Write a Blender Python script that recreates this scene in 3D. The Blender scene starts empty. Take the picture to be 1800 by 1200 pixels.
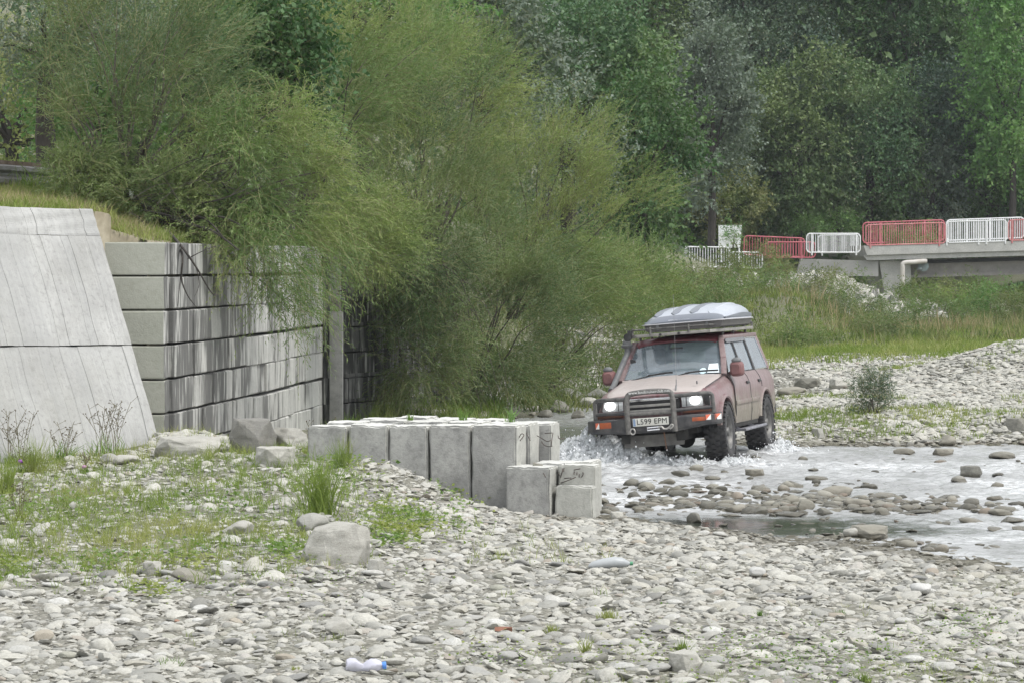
import bpy, bmesh, math, random
import numpy as np
from mathutils import Vector, Matrix, noise as mnoise

S = bpy.context.scene
COL = S.collection
rad = math.radians
F, CZ = 5200.0, 2.9          # focal length in photo pixels, camera height above the river

# ------------------------------------------------------------------ camera, sky, sun, exposure
cam = bpy.data.cameras.new('camera'); cam_o = bpy.data.objects.new('camera', cam); COL.objects.link(cam_o)
cam.sensor_width = 36; cam.lens = 36*F/1800; cam.shift_y = -140/1800
cam.clip_start = 0.5; cam.clip_end = 900
cam_o.location = (0, 0, CZ); cam_o.rotation_euler = (rad(90), 0, 0)
S.camera = cam_o

SUN_EL, SUN_ROT = 56, 122
world = bpy.data.worlds.new('World'); S.world = world; world.use_nodes = True
wn, wl = world.node_tree.nodes, world.node_tree.links
wn.clear()
sky = wn.new('ShaderNodeTexSky'); sky.sky_type = 'NISHITA'; sky.sun_disc = False
sky.sun_elevation = rad(SUN_EL); sky.sun_rotation = rad(SUN_ROT); sky.dust_density = 4; sky.air_density = 1.0
hs = wn.new('ShaderNodeHueSaturation'); hs.inputs['Saturation'].default_value = 0.30
wl.new(sky.outputs[0], hs.inputs['Color'])
mx = wn.new('ShaderNodeMix'); mx.data_type = 'RGBA'; mx.inputs[0].default_value = 0.55
wl.new(hs.outputs[0], mx.inputs[6]); mx.inputs[7].default_value = (10.5, 10.8, 11.2, 1)
bg = wn.new('ShaderNodeBackground'); bg.inputs['Strength'].default_value = 0.10
wl.new(mx.outputs[2], bg.inputs['Color'])
wo = wn.new('ShaderNodeOutputWorld'); wl.new(bg.outputs[0], wo.inputs['Surface'])

sun = bpy.data.lights.new('sun', 'SUN'); sun.energy = 1.5; sun.angle = rad(14); sun.color = (1.0, 0.97, 0.92)
sun_o = bpy.data.objects.new('sun', sun); COL.objects.link(sun_o)
az, el = rad(SUN_ROT), rad(SUN_EL)
dvec = Vector((math.sin(az)*math.cos(el), math.cos(az)*math.cos(el), math.sin(el)))
sun_o.rotation_euler = dvec.to_track_quat('Z', 'Y').to_euler()
S.view_settings.view_transform = 'Standard'; S.view_settings.look = 'None'
S.view_settings.exposure = 0.66; S.view_settings.gamma = 1
S.cycles.max_bounces = 6; S.cycles.diffuse_bounces = 3; S.cycles.transparent_max_bounces = 12
S.cycles.glossy_bounces = 3; S.cycles.transmission_bounces = 4; S.cycles.volume_bounces = 0
S.cycles.caustics_reflective = False; S.cycles.caustics_refractive = False

# ------------------------------------------------------------------ helpers
def PX(px, py, d):   # a point of the place seen at photo pixel px,py standing d metres away
    return np.array(((px-900)/F*d, d, CZ-(py-460)/F*d))
def GZ(px, py, z):
    d = (CZ-z)*F/(py-460); return PX(px, py, d)

def new_mesh(name, V, faces=None, quads=None, tris=None, smooth=False):
    me = bpy.data.meshes.new(name)
    V = np.asarray(V, dtype=np.float32)
    arr = quads if quads is not None else tris
    if arr is not None:
        arr = np.asarray(arr, dtype=np.int32); k = arr.shape[1]; n = len(arr)
        me.vertices.add(len(V)); me.vertices.foreach_set('co', V.ravel())
        me.loops.add(n*k); me.loops.foreach_set('vertex_index', arr.ravel())
        me.polygons.add(n); me.polygons.foreach_set('loop_start', np.arange(n, dtype=np.int32)*k)
        me.polygons.foreach_set('loop_total', np.full(n, k, dtype=np.int32))
        me.update(calc_edges=True)
    else:
        me.from_pydata([tuple(map(float, v)) for v in V], [], faces)
    if smooth:
        me.polygons.foreach_set('use_smooth', np.ones(len(me.polygons), dtype=bool))
    me.update()
    return me

def link(name, me, m=None, parent=None, loc=None):
    o = bpy.data.objects.new(name, me); COL.objects.link(o)
    if m is not None:
        for x in (m if isinstance(m, (list, tuple)) else [m]): me.materials.append(x)
    if parent is not None: o.parent = parent
    if loc is not None: o.location = loc
    return o
def empty(name, loc=(0, 0, 0), rz=0, parent=None):
    o = bpy.data.objects.new(name, None); COL.objects.link(o)
    o.location = tuple(float(c) for c in loc); o.rotation_euler = (0, 0, rz)
    o.empty_display_size = .2
    if parent is not None: o.parent = parent
    return o
def tag(o, label=None, cat=None, group=None, kind=None):
    if label: o['label'] = label
    if cat: o['category'] = cat
    if group: o['group'] = group
    if kind: o['kind'] = kind
    return o
def copy_tree(o, parent=None):
    c = o.copy(); COL.objects.link(c)
    if parent is not None: c.parent = parent
    for ch in list(o.children): copy_tree(ch, c)
    return c

class MB:            # collects shapes, builds one mesh object
    def __init__(s): s.v = []; s.f = []; s.sm = []
    def add(s, V, Fc, smooth=False):
        b = len(s.v); s.v += [tuple(map(float, p)) for p in V]
        s.f += [tuple(i+b for i in f) for f in Fc]; s.sm += [smooth]*len(Fc); return s
    def box(s, lo, hi, M=None, taper=0):
        x0, y0, z0 = lo; x1, y1, z1 = hi
        V = [(x0, y0, z0), (x1, y0, z0), (x1, y1, z0), (x0, y1, z0), (x0, y0, z1), (x1, y0, z1), (x1, y1, z1), (x0, y1, z1)]
        if M is not None: V = [M @ Vector(p) for p in V]
        return s.add(V, [(0, 3, 2, 1), (4, 5, 6, 7), (0, 1, 5, 4), (1, 2, 6, 5), (2, 3, 7, 6), (3, 0, 4, 7)])
    def tube(s, pts, r, n=8, caps=True):
        pts = [Vector(p) for p in pts]; R = r if isinstance(r, (list, tuple)) else [r]*len(pts)
        V = []; up = None
        for i, p in enumerate(pts):
            t = (pts[min(i+1, len(pts)-1)]-pts[max(i-1, 0)]).normalized()
            if up is None: up = t.orthogonal().normalized()
            a = (up-t*up.dot(t)); a = a.normalized() if a.length > 1e-6 else t.orthogonal().normalized()
            up = a; b = t.cross(a)
            for k in range(n):
                q = 2*math.pi*k/n; V.append(p+(a*math.cos(q)+b*math.sin(q))*R[i])
        Fc = [(i*n+k, i*n+(k+1) % n, (i+1)*n+(k+1) % n, (i+1)*n+k) for i in range(len(pts)-1) for k in range(n)]
        if caps: Fc += [tuple(range(n))[::-1], tuple((len(pts)-1)*n+k for k in range(n))]
        return s.add(V, Fc, True)
    def bar(s, p, q, w, d, up=(0, 0, 1)):     # rectangular beam between two points
        p, q, up = Vector(p), Vector(q), Vector(up); t = (q-p).normalized()
        a = t.cross(up); a = a.normalized() if a.length > 1e-5 else t.orthogonal().normalized(); b = a.cross(t)
        V = [e+a*sx*w/2+b*sz*d/2 for e in (p, q) for sx, sz in ((-1, -1), (1, -1), (1, 1), (-1, 1))]
        return s.add(V, [(0, 1, 2, 3)[::-1], (4, 5, 6, 7), (0, 1, 5, 4), (1, 2, 6, 5), (2, 3, 7, 6), (3, 0, 4, 7)])
    def loft(s, rings, closed=True, caps=True, smooth=True):
        n = len(rings[0]); V = [p for r in rings for p in r]
        kk = n if closed else n-1
        Fc = [(i*n+k, i*n+(k+1) % n, (i+1)*n+(k+1) % n, (i+1)*n+k) for i in range(len(rings)-1) for k in range(kk)]
        s.add(V, Fc, smooth)
        if caps and closed: s.add(rings[0], [tuple(range(n))[::-1]]); s.add(rings[-1], [tuple(range(n))])
        return s
    def prism(s, outline, vec):               # planar outline pushed along vec
        n = len(outline); a = [Vector(p) for p in outline]; b = [p+Vector(vec) for p in a]
        return s.add(a+b, [tuple(range(n))[::-1], tuple(range(n, 2*n))]+[(k, (k+1) % n, n+(k+1) % n, n+k) for k in range(n)])
    def mesh(s, name):
        me = bpy.data.meshes.new(name); me.from_pydata(s.v, [], s.f)
        me.polygons.foreach_set('use_smooth', s.sm)
        bm = bmesh.new(); bm.from_mesh(me); bmesh.ops.remove_doubles(bm, verts=bm.verts, dist=1e-5)
        bmesh.ops.recalc_face_normals(bm, faces=bm.faces); bm.to_mesh(me); bm.free()
        return me
    def build(s, name, m, parent=None, bevel=0, auto=True, loc=None):
        me = s.mesh(name)
        if bevel:
            bm = bmesh.new(); bm.from_mesh(me)
            ed = [e for e in bm.edges if len(e.link_faces) == 2 and e.calc_face_angle(0) > .5]
            bmesh.ops.bevel(bm, geom=ed, offset=bevel, segments=2, affect='EDGES', profile=.6)
            bm.to_mesh(me); bm.free()
        o = link(name, me, m, parent, loc)
        if auto:
            me.polygons.foreach_set('use_smooth', [True]*len(me.polygons))
            me.set_sharp_from_angle(angle=rad(35))
        return o
def smooth_path(pts, k=6):
    pts = [Vector(p) for p in pts]; out = []
    for i in range(len(pts)-1):
        p0, p1, p2, p3 = pts[max(i-1, 0)], pts[i], pts[i+1], pts[min(i+2, len(pts)-1)]
        for j in range(k):
            t = j/k
            out.append(.5*((2*p1)+(-p0+p2)*t+(2*p0-5*p1+4*p2-p3)*t*t+(-p0+3*p1-3*p2+p3)*t**3))
    out.append(pts[-1]); return out

# value noise for arrays
def vnoise(x, y, seed=0, z=None):
    def h(i, j):
        n = (i.astype(np.int64)*374761393+j.astype(np.int64)*668265263+seed*974711) & 0x7fffffff
        n = ((n ^ (n >> 13))*1274126177) & 0x7fffffff
        return ((n ^ (n >> 16)) & 0xffff)/65535.0
    xi, yi = np.floor(x), np.floor(y); fx, fy = x-xi, y-yi
    fx = fx*fx*(3-2*fx); fy = fy*fy*(3-2*fy)
    return (h(xi, yi)*(1-fx)+h(xi+1, yi)*fx)*(1-fy)+(h(xi, yi+1)*(1-fx)+h(xi+1, yi+1)*fx)*fy
def fbm(x, y, o=4, seed=0):
    s = 0; a = 1; t = 0
    for k in range(o):
        s = s+a*(vnoise(x*2**k, y*2**k, seed+k)-.5); t += a; a *= .5
    return s/t*2

# ------------------------------------------------------------------ materials
class NT:
    def __init__(s, name):
        s.m = bpy.data.materials.new(name); s.m.use_nodes = True
        s.n = s.m.node_tree.nodes; s.l = s.m.node_tree.links; s.b = s.n['Principled BSDF']; s.out = s.n['Material Output']
    def node(s, t, **k):
        x = s.n.new(t)
        for a, b in k.items(): setattr(x, a, b)
        return x
    def con(s, a, b): s.l.new(a, b)
    def coords(s, mode='object', scale=(1, 1, 1)):
        if mode == 'world': o = s.node('ShaderNodeNewGeometry').outputs['Position']
        else: o = s.node('ShaderNodeTexCoord').outputs['Object']
        m = s.node('ShaderNodeMapping'); m.inputs['Scale'].default_value = scale; s.con(o, m.inputs[0]); return m.outputs[0]
    def noise(s, co, scale=5, detail=5, rough=.6, dist=0):
        x = s.node('ShaderNodeTexNoise'); x.inputs['Scale'].default_value = scale; x.inputs['Detail'].default_value = detail
        x.inputs['Roughness'].default_value = rough; x.inputs['Distortion'].default_value = dist; s.con(co, x.inputs['Vector']); return x.outputs['Fac']
    def ramp(s, f, stops, interp='LINEAR'):
        r = s.node('ShaderNodeValToRGB'); r.color_ramp.interpolation = interp
        e = r.color_ramp.elements
        while len(e) < len(stops): e.new(.5)
        for k, (p, c) in enumerate(stops):
            e[k].position = p; e[k].color = (c, c, c, 1) if isinstance(c, (int, float)) else (*c, 1)
        s.con(f, r.inputs[0]); return r.outputs[0]
    def mix(s, f, a, b, mode='MIX'):
        x = s.node('ShaderNodeMix', data_type='RGBA', blend_type=mode)
        for i, v in ((0, f), (6, a), (7, b)):
            if isinstance(v, bpy.types.NodeSocket): s.con(v, x.inputs[i])
            else: x.inputs[i].default_value = v if i == 0 else (*v, 1)
        return x.outputs[2]
    def math(s, op, a, b=0., clamp=False):
        x = s.node('ShaderNodeMath', operation=op); x.use_clamp = clamp
        for i, v in ((0, a), (1, b)):
            if isinstance(v, bpy.types.NodeSocket): s.con(v, x.inputs[i])
            else: x.inputs[i].default_value = v
        return x.outputs[0]
    def attr(s, name, typ='GEOMETRY'):
        x = s.node('ShaderNodeAttribute'); x.attribute_name = name; x.attribute_type = typ; return x.outputs['Fac']
    def sep(s, co):
        x = s.node('ShaderNodeSeparateXYZ'); s.con(co, x.inputs[0]); return x.outputs
    def bump(s, h, strength=.5, dist=.01):
        x = s.node('ShaderNodeBump'); x.inputs['Strength'].default_value = strength; x.inputs['Distance'].default_value = dist
        s.con(h, x.inputs['Height']); s.con(x.outputs[0], s.b.inputs['Normal']); return x.outputs[0]
    def base(s, c, rough=.8, spec=None, metal=0):
        if isinstance(c, bpy.types.NodeSocket): s.con(c, s.b.inputs['Base Color'])
        else: s.b.inputs['Base Color'].default_value = (*c, 1)
        s.b.inputs['Roughness'].default_value = rough; s.b.inputs['Metallic'].default_value = metal
        if spec is not None: s.b.inputs['Specular IOR Level'].default_value = spec
        return s.m
def simple(name, c1, c2=None, scale=8, rough=.6, metal=0, spec=.5, bump=0, detail=5, lo=.35, hi=.65, mode='object', stretch=(1, 1, 1)):
    t = NT(name); c2 = c2 or tuple(x*.8 for x in c1)
    f = t.noise(t.coords(mode, stretch), scale, detail); r = t.ramp(f, [(lo, c1), (hi, c2)])
    t.base(r, rough, spec, metal)
    if bump: t.bump(f, bump, .01)
    return t.m

def leaf_mat(name, c1, c2, c3, trans=.3, patch=.5):
    t = NT(name)
    a = t.attr('tint'); n = t.noise(t.coords('world'), patch, 3)
    r1 = t.ramp(a, [(0, c1), (1, c2)])
    col = t.mix(t.ramp(n, [(.45, 0.), (.62, .75)]), r1, c3)
    t.base(col, .5, .35)
    tr = t.node('ShaderNodeBsdfTranslucent'); mxs = t.node('ShaderNodeMixShader'); mxs.inputs[0].default_value = trans
    tc = t.mix(1.0, col, (.92, 1.18, .66), 'MULTIPLY'); t.con(tc, tr.inputs[0])
    t.con(t.b.outputs[0], mxs.inputs[1]); t.con(tr.outputs[0], mxs.inputs[2]); t.con(mxs.outputs[0], t.out.inputs['Surface'])
    return t.m
L_WILLOW = leaf_mat('willow_leaf', (.088, .150, .055), (.210, .295, .112), (.330, .365, .130), .40, .45)
L_WILLOW2 = leaf_mat('grey_willow_leaf', (.066, .116, .050), (.150, .212, .098), (.230, .275, .108), .36, .4)
L_SILVER = leaf_mat('silver_leaf', (.085, .12, .088), (.19, .235, .185), (.13, .17, .12), .2, .3)
L_POPLAR = leaf_mat('poplar_leaf', (.040, .100, .050), (.115, .195, .085), (.165, .235, .085), .25, .16)
L_DARK = leaf_mat('dark_leaf', (.030, .084, .034), (.078, .158, .054), (.11, .18, .06), .25, .2)
L_OLIVE = leaf_mat('olive_forest_leaf', (.055, .105, .042), (.130, .190, .078), (.18, .23, .085), .25, .16)
L_BLUE = leaf_mat('blue_green_leaf', (.045, .088, .060), (.105, .155, .11), (.12, .17, .10), .22, .16)
L_BRIGHT = leaf_mat('bright_leaf', (.07, .17, .05), (.16, .29, .09), (.22, .33, .11), .34, .3)
L_YELLOW = leaf_mat('yellow_leaf', (.16, .20, .06), (.30, .32, .13), (.38, .38, .2), .4, .4)
L_SCRUB = leaf_mat('scrub_leaf', (.080, .120, .036), (.16, .20, .070), (.24, .23, .10), .34, .35)
L_GRASS = leaf_mat('grass_blade', (.14, .20, .04), (.27, .33, .08), (.38, .36, .15), .38, .5)
L_DRY = leaf_mat('dry_stalk', (.26, .20, .12), (.42, .34, .20), (.26, .26, .12), .2, .4)
L_WEED = leaf_mat('weed_leaf', (.10, .18, .04), (.21, .30, .075), (.30, .31, .09), .36, .8)
BARK = simple('bark', (.055, .045, .035), (.13, .115, .095), 14, .9, bump=.6, stretch=(1, 1, .3))
BARK_D = simple('dark_bark', (.028, .024, .020), (.06, .052, .045), 10, .9, bump=.6, stretch=(1, 1, .3))
TWIG = simple('twig', (.17, .17, .07), (.26, .25, .12), 14, .8)

def stone_mat(name, stops, wet=True, inst=True):
    t = NT(name)
    oi = t.node('ShaderNodeObjectInfo')
    c = t.ramp(oi.outputs['Random'], stops, 'LINEAR')
    co = t.coords('object'); n1 = t.noise(co, 4, 6, .65); n2 = t.noise(co, 28, 4, .7)
    c = t.mix(t.ramp(n1, [(.3, 0.), (.7, .55)]), c, (.30, .29, .25))
    c = t.mix(t.ramp(n2, [(.35, .55), (.65, 0.)]), c, t.mix(1., c, (.62, .62, .62), 'MULTIPLY'))
    lay = t.noise(t.coords('object', (.6, .6, 9)), 4, 3, .5)
    c = t.mix(t.ramp(lay, [(.4, .35), (.5, 0.)]), c, t.mix(1., c, (.7, .7, .7), 'MULTIPLY'))
    t.base(c, .85, .3)
    if wet:
        z = t.sep(t.node('ShaderNodeNewGeometry').outputs['Position'])[2]
        n3 = t.noise(t.coords('world'), 3, 3)
        w = t.ramp(t.math('ADD', z, t.math('MULTIPLY', t.math('SUBTRACT', n3, .5), .1)), [(.03, 1.), (.085, 0.)])
        c2 = t.mix(w, c, t.mix(1., c, (.48, .46, .42), 'MULTIPLY')); t.con(c2, t.b.inputs['Base Color'])
        r = t.ramp(w, [(0, .85), (1, .25)]); t.con(r, t.b.inputs['Roughness'])
    h = t.math('ADD', n2, t.math('MULTIPLY', n1, 1.5)); t.bump(h, .5, .012)
    return t.m
STONE = stone_mat('river_stone', [(0, (.22, .22, .21)), (.10, (.36, .36, .335)), (.3, (.51, .505, .465)), (.55, (.60, .59, .535)), (.78, (.66, .65, .59)), (.88, (.46, .44, .375)), (.95, (.66, .655, .62)), (1, (.38, .32, .26))])
ROCK = stone_mat('boulder', [(0, (.40, .40, .37)), (.5, (.50, .49, .45)), (1, (.56, .55, .50))])
ROCK_D = stone_mat('dark_boulder', [(0, (.17, .17, .16)), (1, (.24, .235, .22))])
ROCK_W = stone_mat('wet_boulder', [(0, (.17, .17, .15)), (.5, (.26, .25, .21)), (1, (.34, .32, .27))])
STONE_W = stone_mat('wet_river_stone', [(0, (.12, .12, .105)), (.3, (.24, .235, .20)), (.6, (.36, .35, .30)), (.85, (.46, .45, .39)), (1, (.26, .18, .13))])

def concrete(name, c1, c2, stain=(.2, .2, .19), amt=.3, streak=None, pit=True):
    t = NT(name); co = t.coords('world')
    n1 = t.noise(co, 1.6, 5, .65); n2 = t.noise(co, 14, 6, .7); n3 = t.noise(co, 60, 3, .6)
    c = t.ramp(n1, [(.35, c1), (.65, c2)])
    c = t.mix(t.ramp(n2, [(.30, amt), (.55, 0.)]), c, stain)
    if streak:
        row = t.math('FLOOR', t.math('DIVIDE', t.math('SUBTRACT', t.sep(t.node('ShaderNodeNewGeometry').outputs['Position'])[2], .01), .45))
        def rowco(sc):
            q = t.node('ShaderNodeVectorMath', operation='ADD'); t.con(t.coords('world', sc), q.inputs[0])
            k = t.node('ShaderNodeCombineXYZ'); t.con(t.math('MULTIPLY', row, .31), k.inputs[0]); t.con(t.math('MULTIPLY', row, .17), k.inputs[2]); t.con(k.outputs[0], q.inputs[1]); return q.outputs[0]
        s1 = t.noise(rowco((2.2, 1.5, .35)), 1.0, 4, .75, .2)
        s2 = t.noise(rowco((18., 7., .9)), 1.0, 3, .65)
        f = t.math('ADD', t.math('MULTIPLY', s1, .62), t.math('MULTIPLY', s2, .38))
        yy = t.sep(t.node('ShaderNodeNewGeometry').outputs['Position'])[1]
        far_ = t.math('MULTIPLY', t.math('SUBTRACT', yy, 43.0), .013)
        if name.startswith('streaked'): f = t.math('ADD', f, far_)
        c = t.mix(t.ramp(f, [(.44, .93), (.485, .75), (.52, .2), (.60, 0.)]), c, streak)
        f2 = t.ramp(s2, [(.58, 0.), (.66, .75)]); c = t.mix(f2, c, (.55, .55, .52))
    t.base(c, .9, .25)
    h = t.math('ADD', t.math('MULTIPLY', n2, 1.), t.math('MULTIPLY', n3, .6)); t.bump(h, .45, .015)
    return t.m
def board_concrete():
    t = NT('board_marked_concrete'); co = t.coords('world')
    bt = t.attr('tint'); bu = t.attr('run'); bv = t.attr('rise')
    k = t.node('ShaderNodeCombineXYZ'); t.con(t.math('MULTIPLY', bu, 9.), k.inputs[0]); t.con(t.math('MULTIPLY', bv, .9), k.inputs[1])
    s = t.noise(k.outputs[0], 1.6, 6, .75, .3)
    n1 = t.noise(co, 1.1, 5, .6); n2 = t.noise(co, 16, 6, .75)
    c = t.ramp(n1, [(.35, (.44, .44, .425)), (.65, (.345, .345, .335))])
    c = t.mix(t.ramp(s, [(.36, .55), (.5, 0.)]), c, (.30, .30, .295))
    c = t.mix(t.ramp(s, [(.55, 0.), (.68, .5)]), c, (.54, .54, .525))
    c = t.mix(t.ramp(n2, [(.32, .65), (.50, 0.)]), c, (.22, .22, .21))
    c = t.mix(t.ramp(t.noise(co, .7, 6, .7), [(.42, 0.), (.62, .45)]), c, (.27, .27, .245))
    c = t.mix(t.ramp(bt, [(0, .38), (1, 0.)]), c, (.33, .335, .33))
    t.base(c, .9, .25); t.bump(t.math('ADD', s, t.math('MULTIPLY', n2, .6)), .5, .015); return t.m
CONC_SLOPE = board_concrete()
CONC_CLEAN = concrete('clean_block_concrete', (.40, .405, .355), (.34, .35, .30), (.25, .26, .2), .35)
CONC_STREAK = concrete('streaked_block_concrete', (.50, .50, .475), (.43, .43, .405), (.2, .2, .19), .3, streak=(.12, .12, .115))
CONC_DARK = concrete('shaded_block_concrete', (.22, .22, .215), (.17, .17, .165), (.08, .08, .08), .4, streak=(.05, .05, .05))  # streaked concrete darkened so its colour carries the shade of wall and flange
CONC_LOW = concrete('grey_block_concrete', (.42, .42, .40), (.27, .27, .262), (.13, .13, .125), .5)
CONC_TOP = concrete('lit_top_concrete', (.60, .60, .575), (.52, .52, .49), (.34, .34, .32), .4)  # pale block tops, light from above put into the colour
CONC_ROUGH = concrete('broken_concrete', (.50, .50, .46), (.40, .40, .37), (.22, .22, .2), .5)
CONC_PILLAR = concrete('pillar_concrete', (.30, .30, .285), (.20, .20, .195), (.11, .11, .11), .4)
CONC_BRIDGE = concrete('bridge_concrete', (.50, .50, .48), (.40, .40, .385), (.2, .2, .19), .45)
RUST = simple('rusty_steel', (.16, .08, .045), (.07, .05, .04), 20, .85, bump=.3)
REBAR = simple('dark_rebar', (.10, .075, .06), (.045, .04, .038), 20, .8)

# ground: gravelly grit, soil and grass colour by noise
t = NT('gravel_ground'); co = t.coords('world')
v = t.node('ShaderNodeTexVoronoi'); v.inputs['Scale'].default_value = 22; t.con(co, v.inputs['Vector'])
v2 = t.node('ShaderNodeTexVoronoi'); v2.inputs['Scale'].default_value = 55; t.con(co, v2.inputs['Vector'])
g1 = t.ramp(v.outputs['Color'], [(.2, (.25, .24, .205)), (.6, (.40, .385, .34)), (.9, (.53, .52, .46))])
g2 = t.mix(t.ramp(v.outputs['Distance'], [(.0, 0.), (.55, .7)]), g1, (.14, .135, .115))
veg = t.noise(co, .35, 5, .6)
soil = t.ramp(t.noise(co, 6, 5), [(.35, (.15, .14, .10)), (.65, (.25, .235, .19))])
mask = t.attr('veg')
g3 = t.mix(t.math('MULTIPLY', mask, t.ramp(veg, [(.35, .55), (.6, .95)])), g2, t.mix(t.ramp(t.noise(co, 9, 4), [(.4, .2), (.6, .85)]), soil, (.12, .15, .05)))
z = t.sep(t.node('ShaderNodeNewGeometry').outputs['Position'])[2]
wet = t.ramp(z, [(-.02, 1.), (.05, 0.)])
g4 = t.mix(wet, g3, t.mix(1., g3, (.45, .43, .36), 'MULTIPLY'))
t.base(g4, .9, .2); t.bump(t.math('ADD', v.outputs['Distance'], t.math('MULTIPLY', v2.outputs['Distance'], .4)), .9, .03)
GROUND = t.m

# water
t = NT('river_water'); co = t.coords('world', (1, .8, 1))
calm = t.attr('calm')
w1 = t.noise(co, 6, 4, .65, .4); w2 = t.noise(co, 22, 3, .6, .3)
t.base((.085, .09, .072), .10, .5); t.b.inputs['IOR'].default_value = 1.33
foam_glint = t.attr('foam_glint')
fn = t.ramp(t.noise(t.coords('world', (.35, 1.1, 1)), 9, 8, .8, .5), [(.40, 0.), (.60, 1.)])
ff = t.math('MULTIPLY', foam_glint, fn, True)
c = t.mix(ff, t.mix(calm, (.29, .295, .29), (.055, .062, .05)), (.84, .86, .88)); t.con(c, t.b.inputs['Base Color'])  # pale base puts the bright sky reflection into rippled water; calm water stays dark
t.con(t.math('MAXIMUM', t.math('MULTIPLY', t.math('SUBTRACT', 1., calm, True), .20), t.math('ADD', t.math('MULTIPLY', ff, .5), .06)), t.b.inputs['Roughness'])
bp = t.node('ShaderNodeBump'); bp.inputs['Distance'].default_value = .02
t.con(t.math('MULTIPLY', t.math('SUBTRACT', 1.1, calm, True), 1.3), bp.inputs['Strength'])
t.con(t.math('ADD', w1, t.math('MULTIPLY', w2, .35)), bp.inputs['Height']); t.con(bp.outputs[0], t.b.inputs['Normal'])
WATER = t.m

# ------------------------------------------------------------------ terrain
shore = [(1053, 903, .0), (1115, 905, 0), (1213, 921, 0), (1311, 932, 0), (1378, 941, 0), (1489, 941, 0), (1564, 945, 0), (1667, 963, 0), (1800, 983, 0), (2050, 1010, 0)]
cp = [GZ(*p) for p in shore]
cp += [GZ(*p) for p in [(-300, 1200, .42), (0, 1200, .35), (450, 1200, .35), (900, 1200, .34), (1350, 1200, .30), (1800, 1200, .26), (2200, 1200, .2),
    (0, 1050, .38), (500, 1050, .36), (1000, 1050, .30), (1400, 1050, .22), (1700, 1060, .16), (1900, 1080, .1),
    (0, 950, .42), (300, 950, .42), (600, 950, .38), (900, 950, .22), (1150, 950, .12), (1350, 965, .08), (1500, 975, .06),
    (-200, 870, .42), (0, 870, .44), (250, 870, .48), (500, 850, .56), (700, 860, .42), (850, 905, .14), (960, 915, .06),
    (-200, 815, .40), (0, 803, .42), (150, 797, .46), (285, 785, .55), (330, 790, .62), (540, 815, .62), (690, 825, .58), (760, 850, .38), (830, 882, .16), (890, 893, .09), (1000, 903, .03),
    (480, 790, .68),
    # river bed
    (1150, 870, -.16), (1300, 890, -.10), (1450, 860, -.10), (1600, 850, -.13), (1800, 880, -.15), (1250, 815, -.16), (1500, 810, -.13), (1750, 815, -.12), (2000, 850, -.15),
    (1060, 800, -.16), (1010, 770, -.16), (1250, 925, -.12), (1400, 925, -.15), (1600, 925, -.09), (1750, 945, -.08), (1150, 895, -.07), (1900, 930, -.1),
    (1030, 735, -.12),
    # far shore of the ford and the bank behind it
    (1363, 785, 0), (1450, 783, 0), (1600, 783, 0), (1700, 781, 0), (1800, 780, 0), (2000, 776, 0),
    (1420, 762, .14), (1600, 762, .16), (1800, 755, .22), (1400, 700, .28), (1600, 700, .30), (1800, 700, .42), (2000, 700, .5), (1500, 650, .42), (1400, 650, .45), (1620, 655, .45),
    (1600, 620, .55), (1450, 620, .55), (1800, 600, .55), (1700, 570, .6)]]
cp += [np.array(p) for p in [(-4.2, 45, .25), (-3.0, 50, .0), (-2.8, 53, .0), (-1.9, 40, .1), (-1.2, 46, .0), (-.6, 52, 0), (.4, 56, .02), (.2, 59, .1), (.7, 62, .03), (.9, 66, .05),
    (.6, 36, .0), (.4, 40, -.02), (1.0, 45, -.1), (1.2, 50, -.12), (2.2, 56, -.16), (3.0, 66, -.15), (4.5, 80, -.14), (7, 110, -.12), (10, 140, -.1),
    (6.2, 80, .4), (9.5, 110, .5), (13, 140, .6),
    (-1.6, 57, .45), (-3.4, 58.5, 2.6), (-6, 62, 3.9), (-1.9, 62, 1.7), (-.2, 62, .6), (-9, 60, 3.4), (-20, 60, 3.0), (-9, 50, 1.5), (-9, 42, .4), (-14, 36, .4), (-12, 28, .4), (-8, 20, .42),
    (14, 60, .9), (20, 60, 1.3), (14, 90, .8), (25, 100, 1.2), (22, 130, 1.2), (30, 150, 2.5), (18, 148, 1.2), (26, 148, .9), (40, 150, 3.5), (25, 60, 1.6), (14, 45, -.1), (14, 30, -.15), (14, 22, .2), (8, 15, .3), (0, 10, .35)]]
for y in (72, 85, 100, 118, 136, 150, 165):
    xe = -1.6+(y-56)*.118
    cp += [np.array((xe-1, y, 3.7)), np.array((xe+2.2, y, 1.9)), np.array((xe+4.6, y, .55)), np.array((xe-12, y, 4.0))]
cp += [np.array(p) for p in [(-20, 180, 5), (10, 175, 3.6), (30, 175, 3.4), (50, 175, 4), (10, 200, 8), (40, 200, 8), (-20, 220, 10), (70, 200, 8), (70, 100, 2), (0, 260, 34), (50, 260, 34), (-40, 260, 30), (100, 260, 6), (110, 200, 3), (0, 340, 60), (60, 340, 60), (110, 340, 10), (-80, 150, 4), (-80, 60, 4)]]
CP = np.array(cp)
def _phi(A, B):
    d = A[:, None, :]-B[None, :, :]; return np.sqrt((d**2).sum(-1)+.05)
_A = np.c_[CP[:, 0], CP[:, 1]*.55]
_K = _phi(_A, _A)+np.eye(len(CP))*(-.02); _P = np.c_[np.ones(len(CP)), _A]
_M = np.block([[_K, _P], [_P.T, np.zeros((3, 3))]])
_W = np.linalg.solve(_M, np.r_[CP[:, 2], 0, 0, 0])
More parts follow.
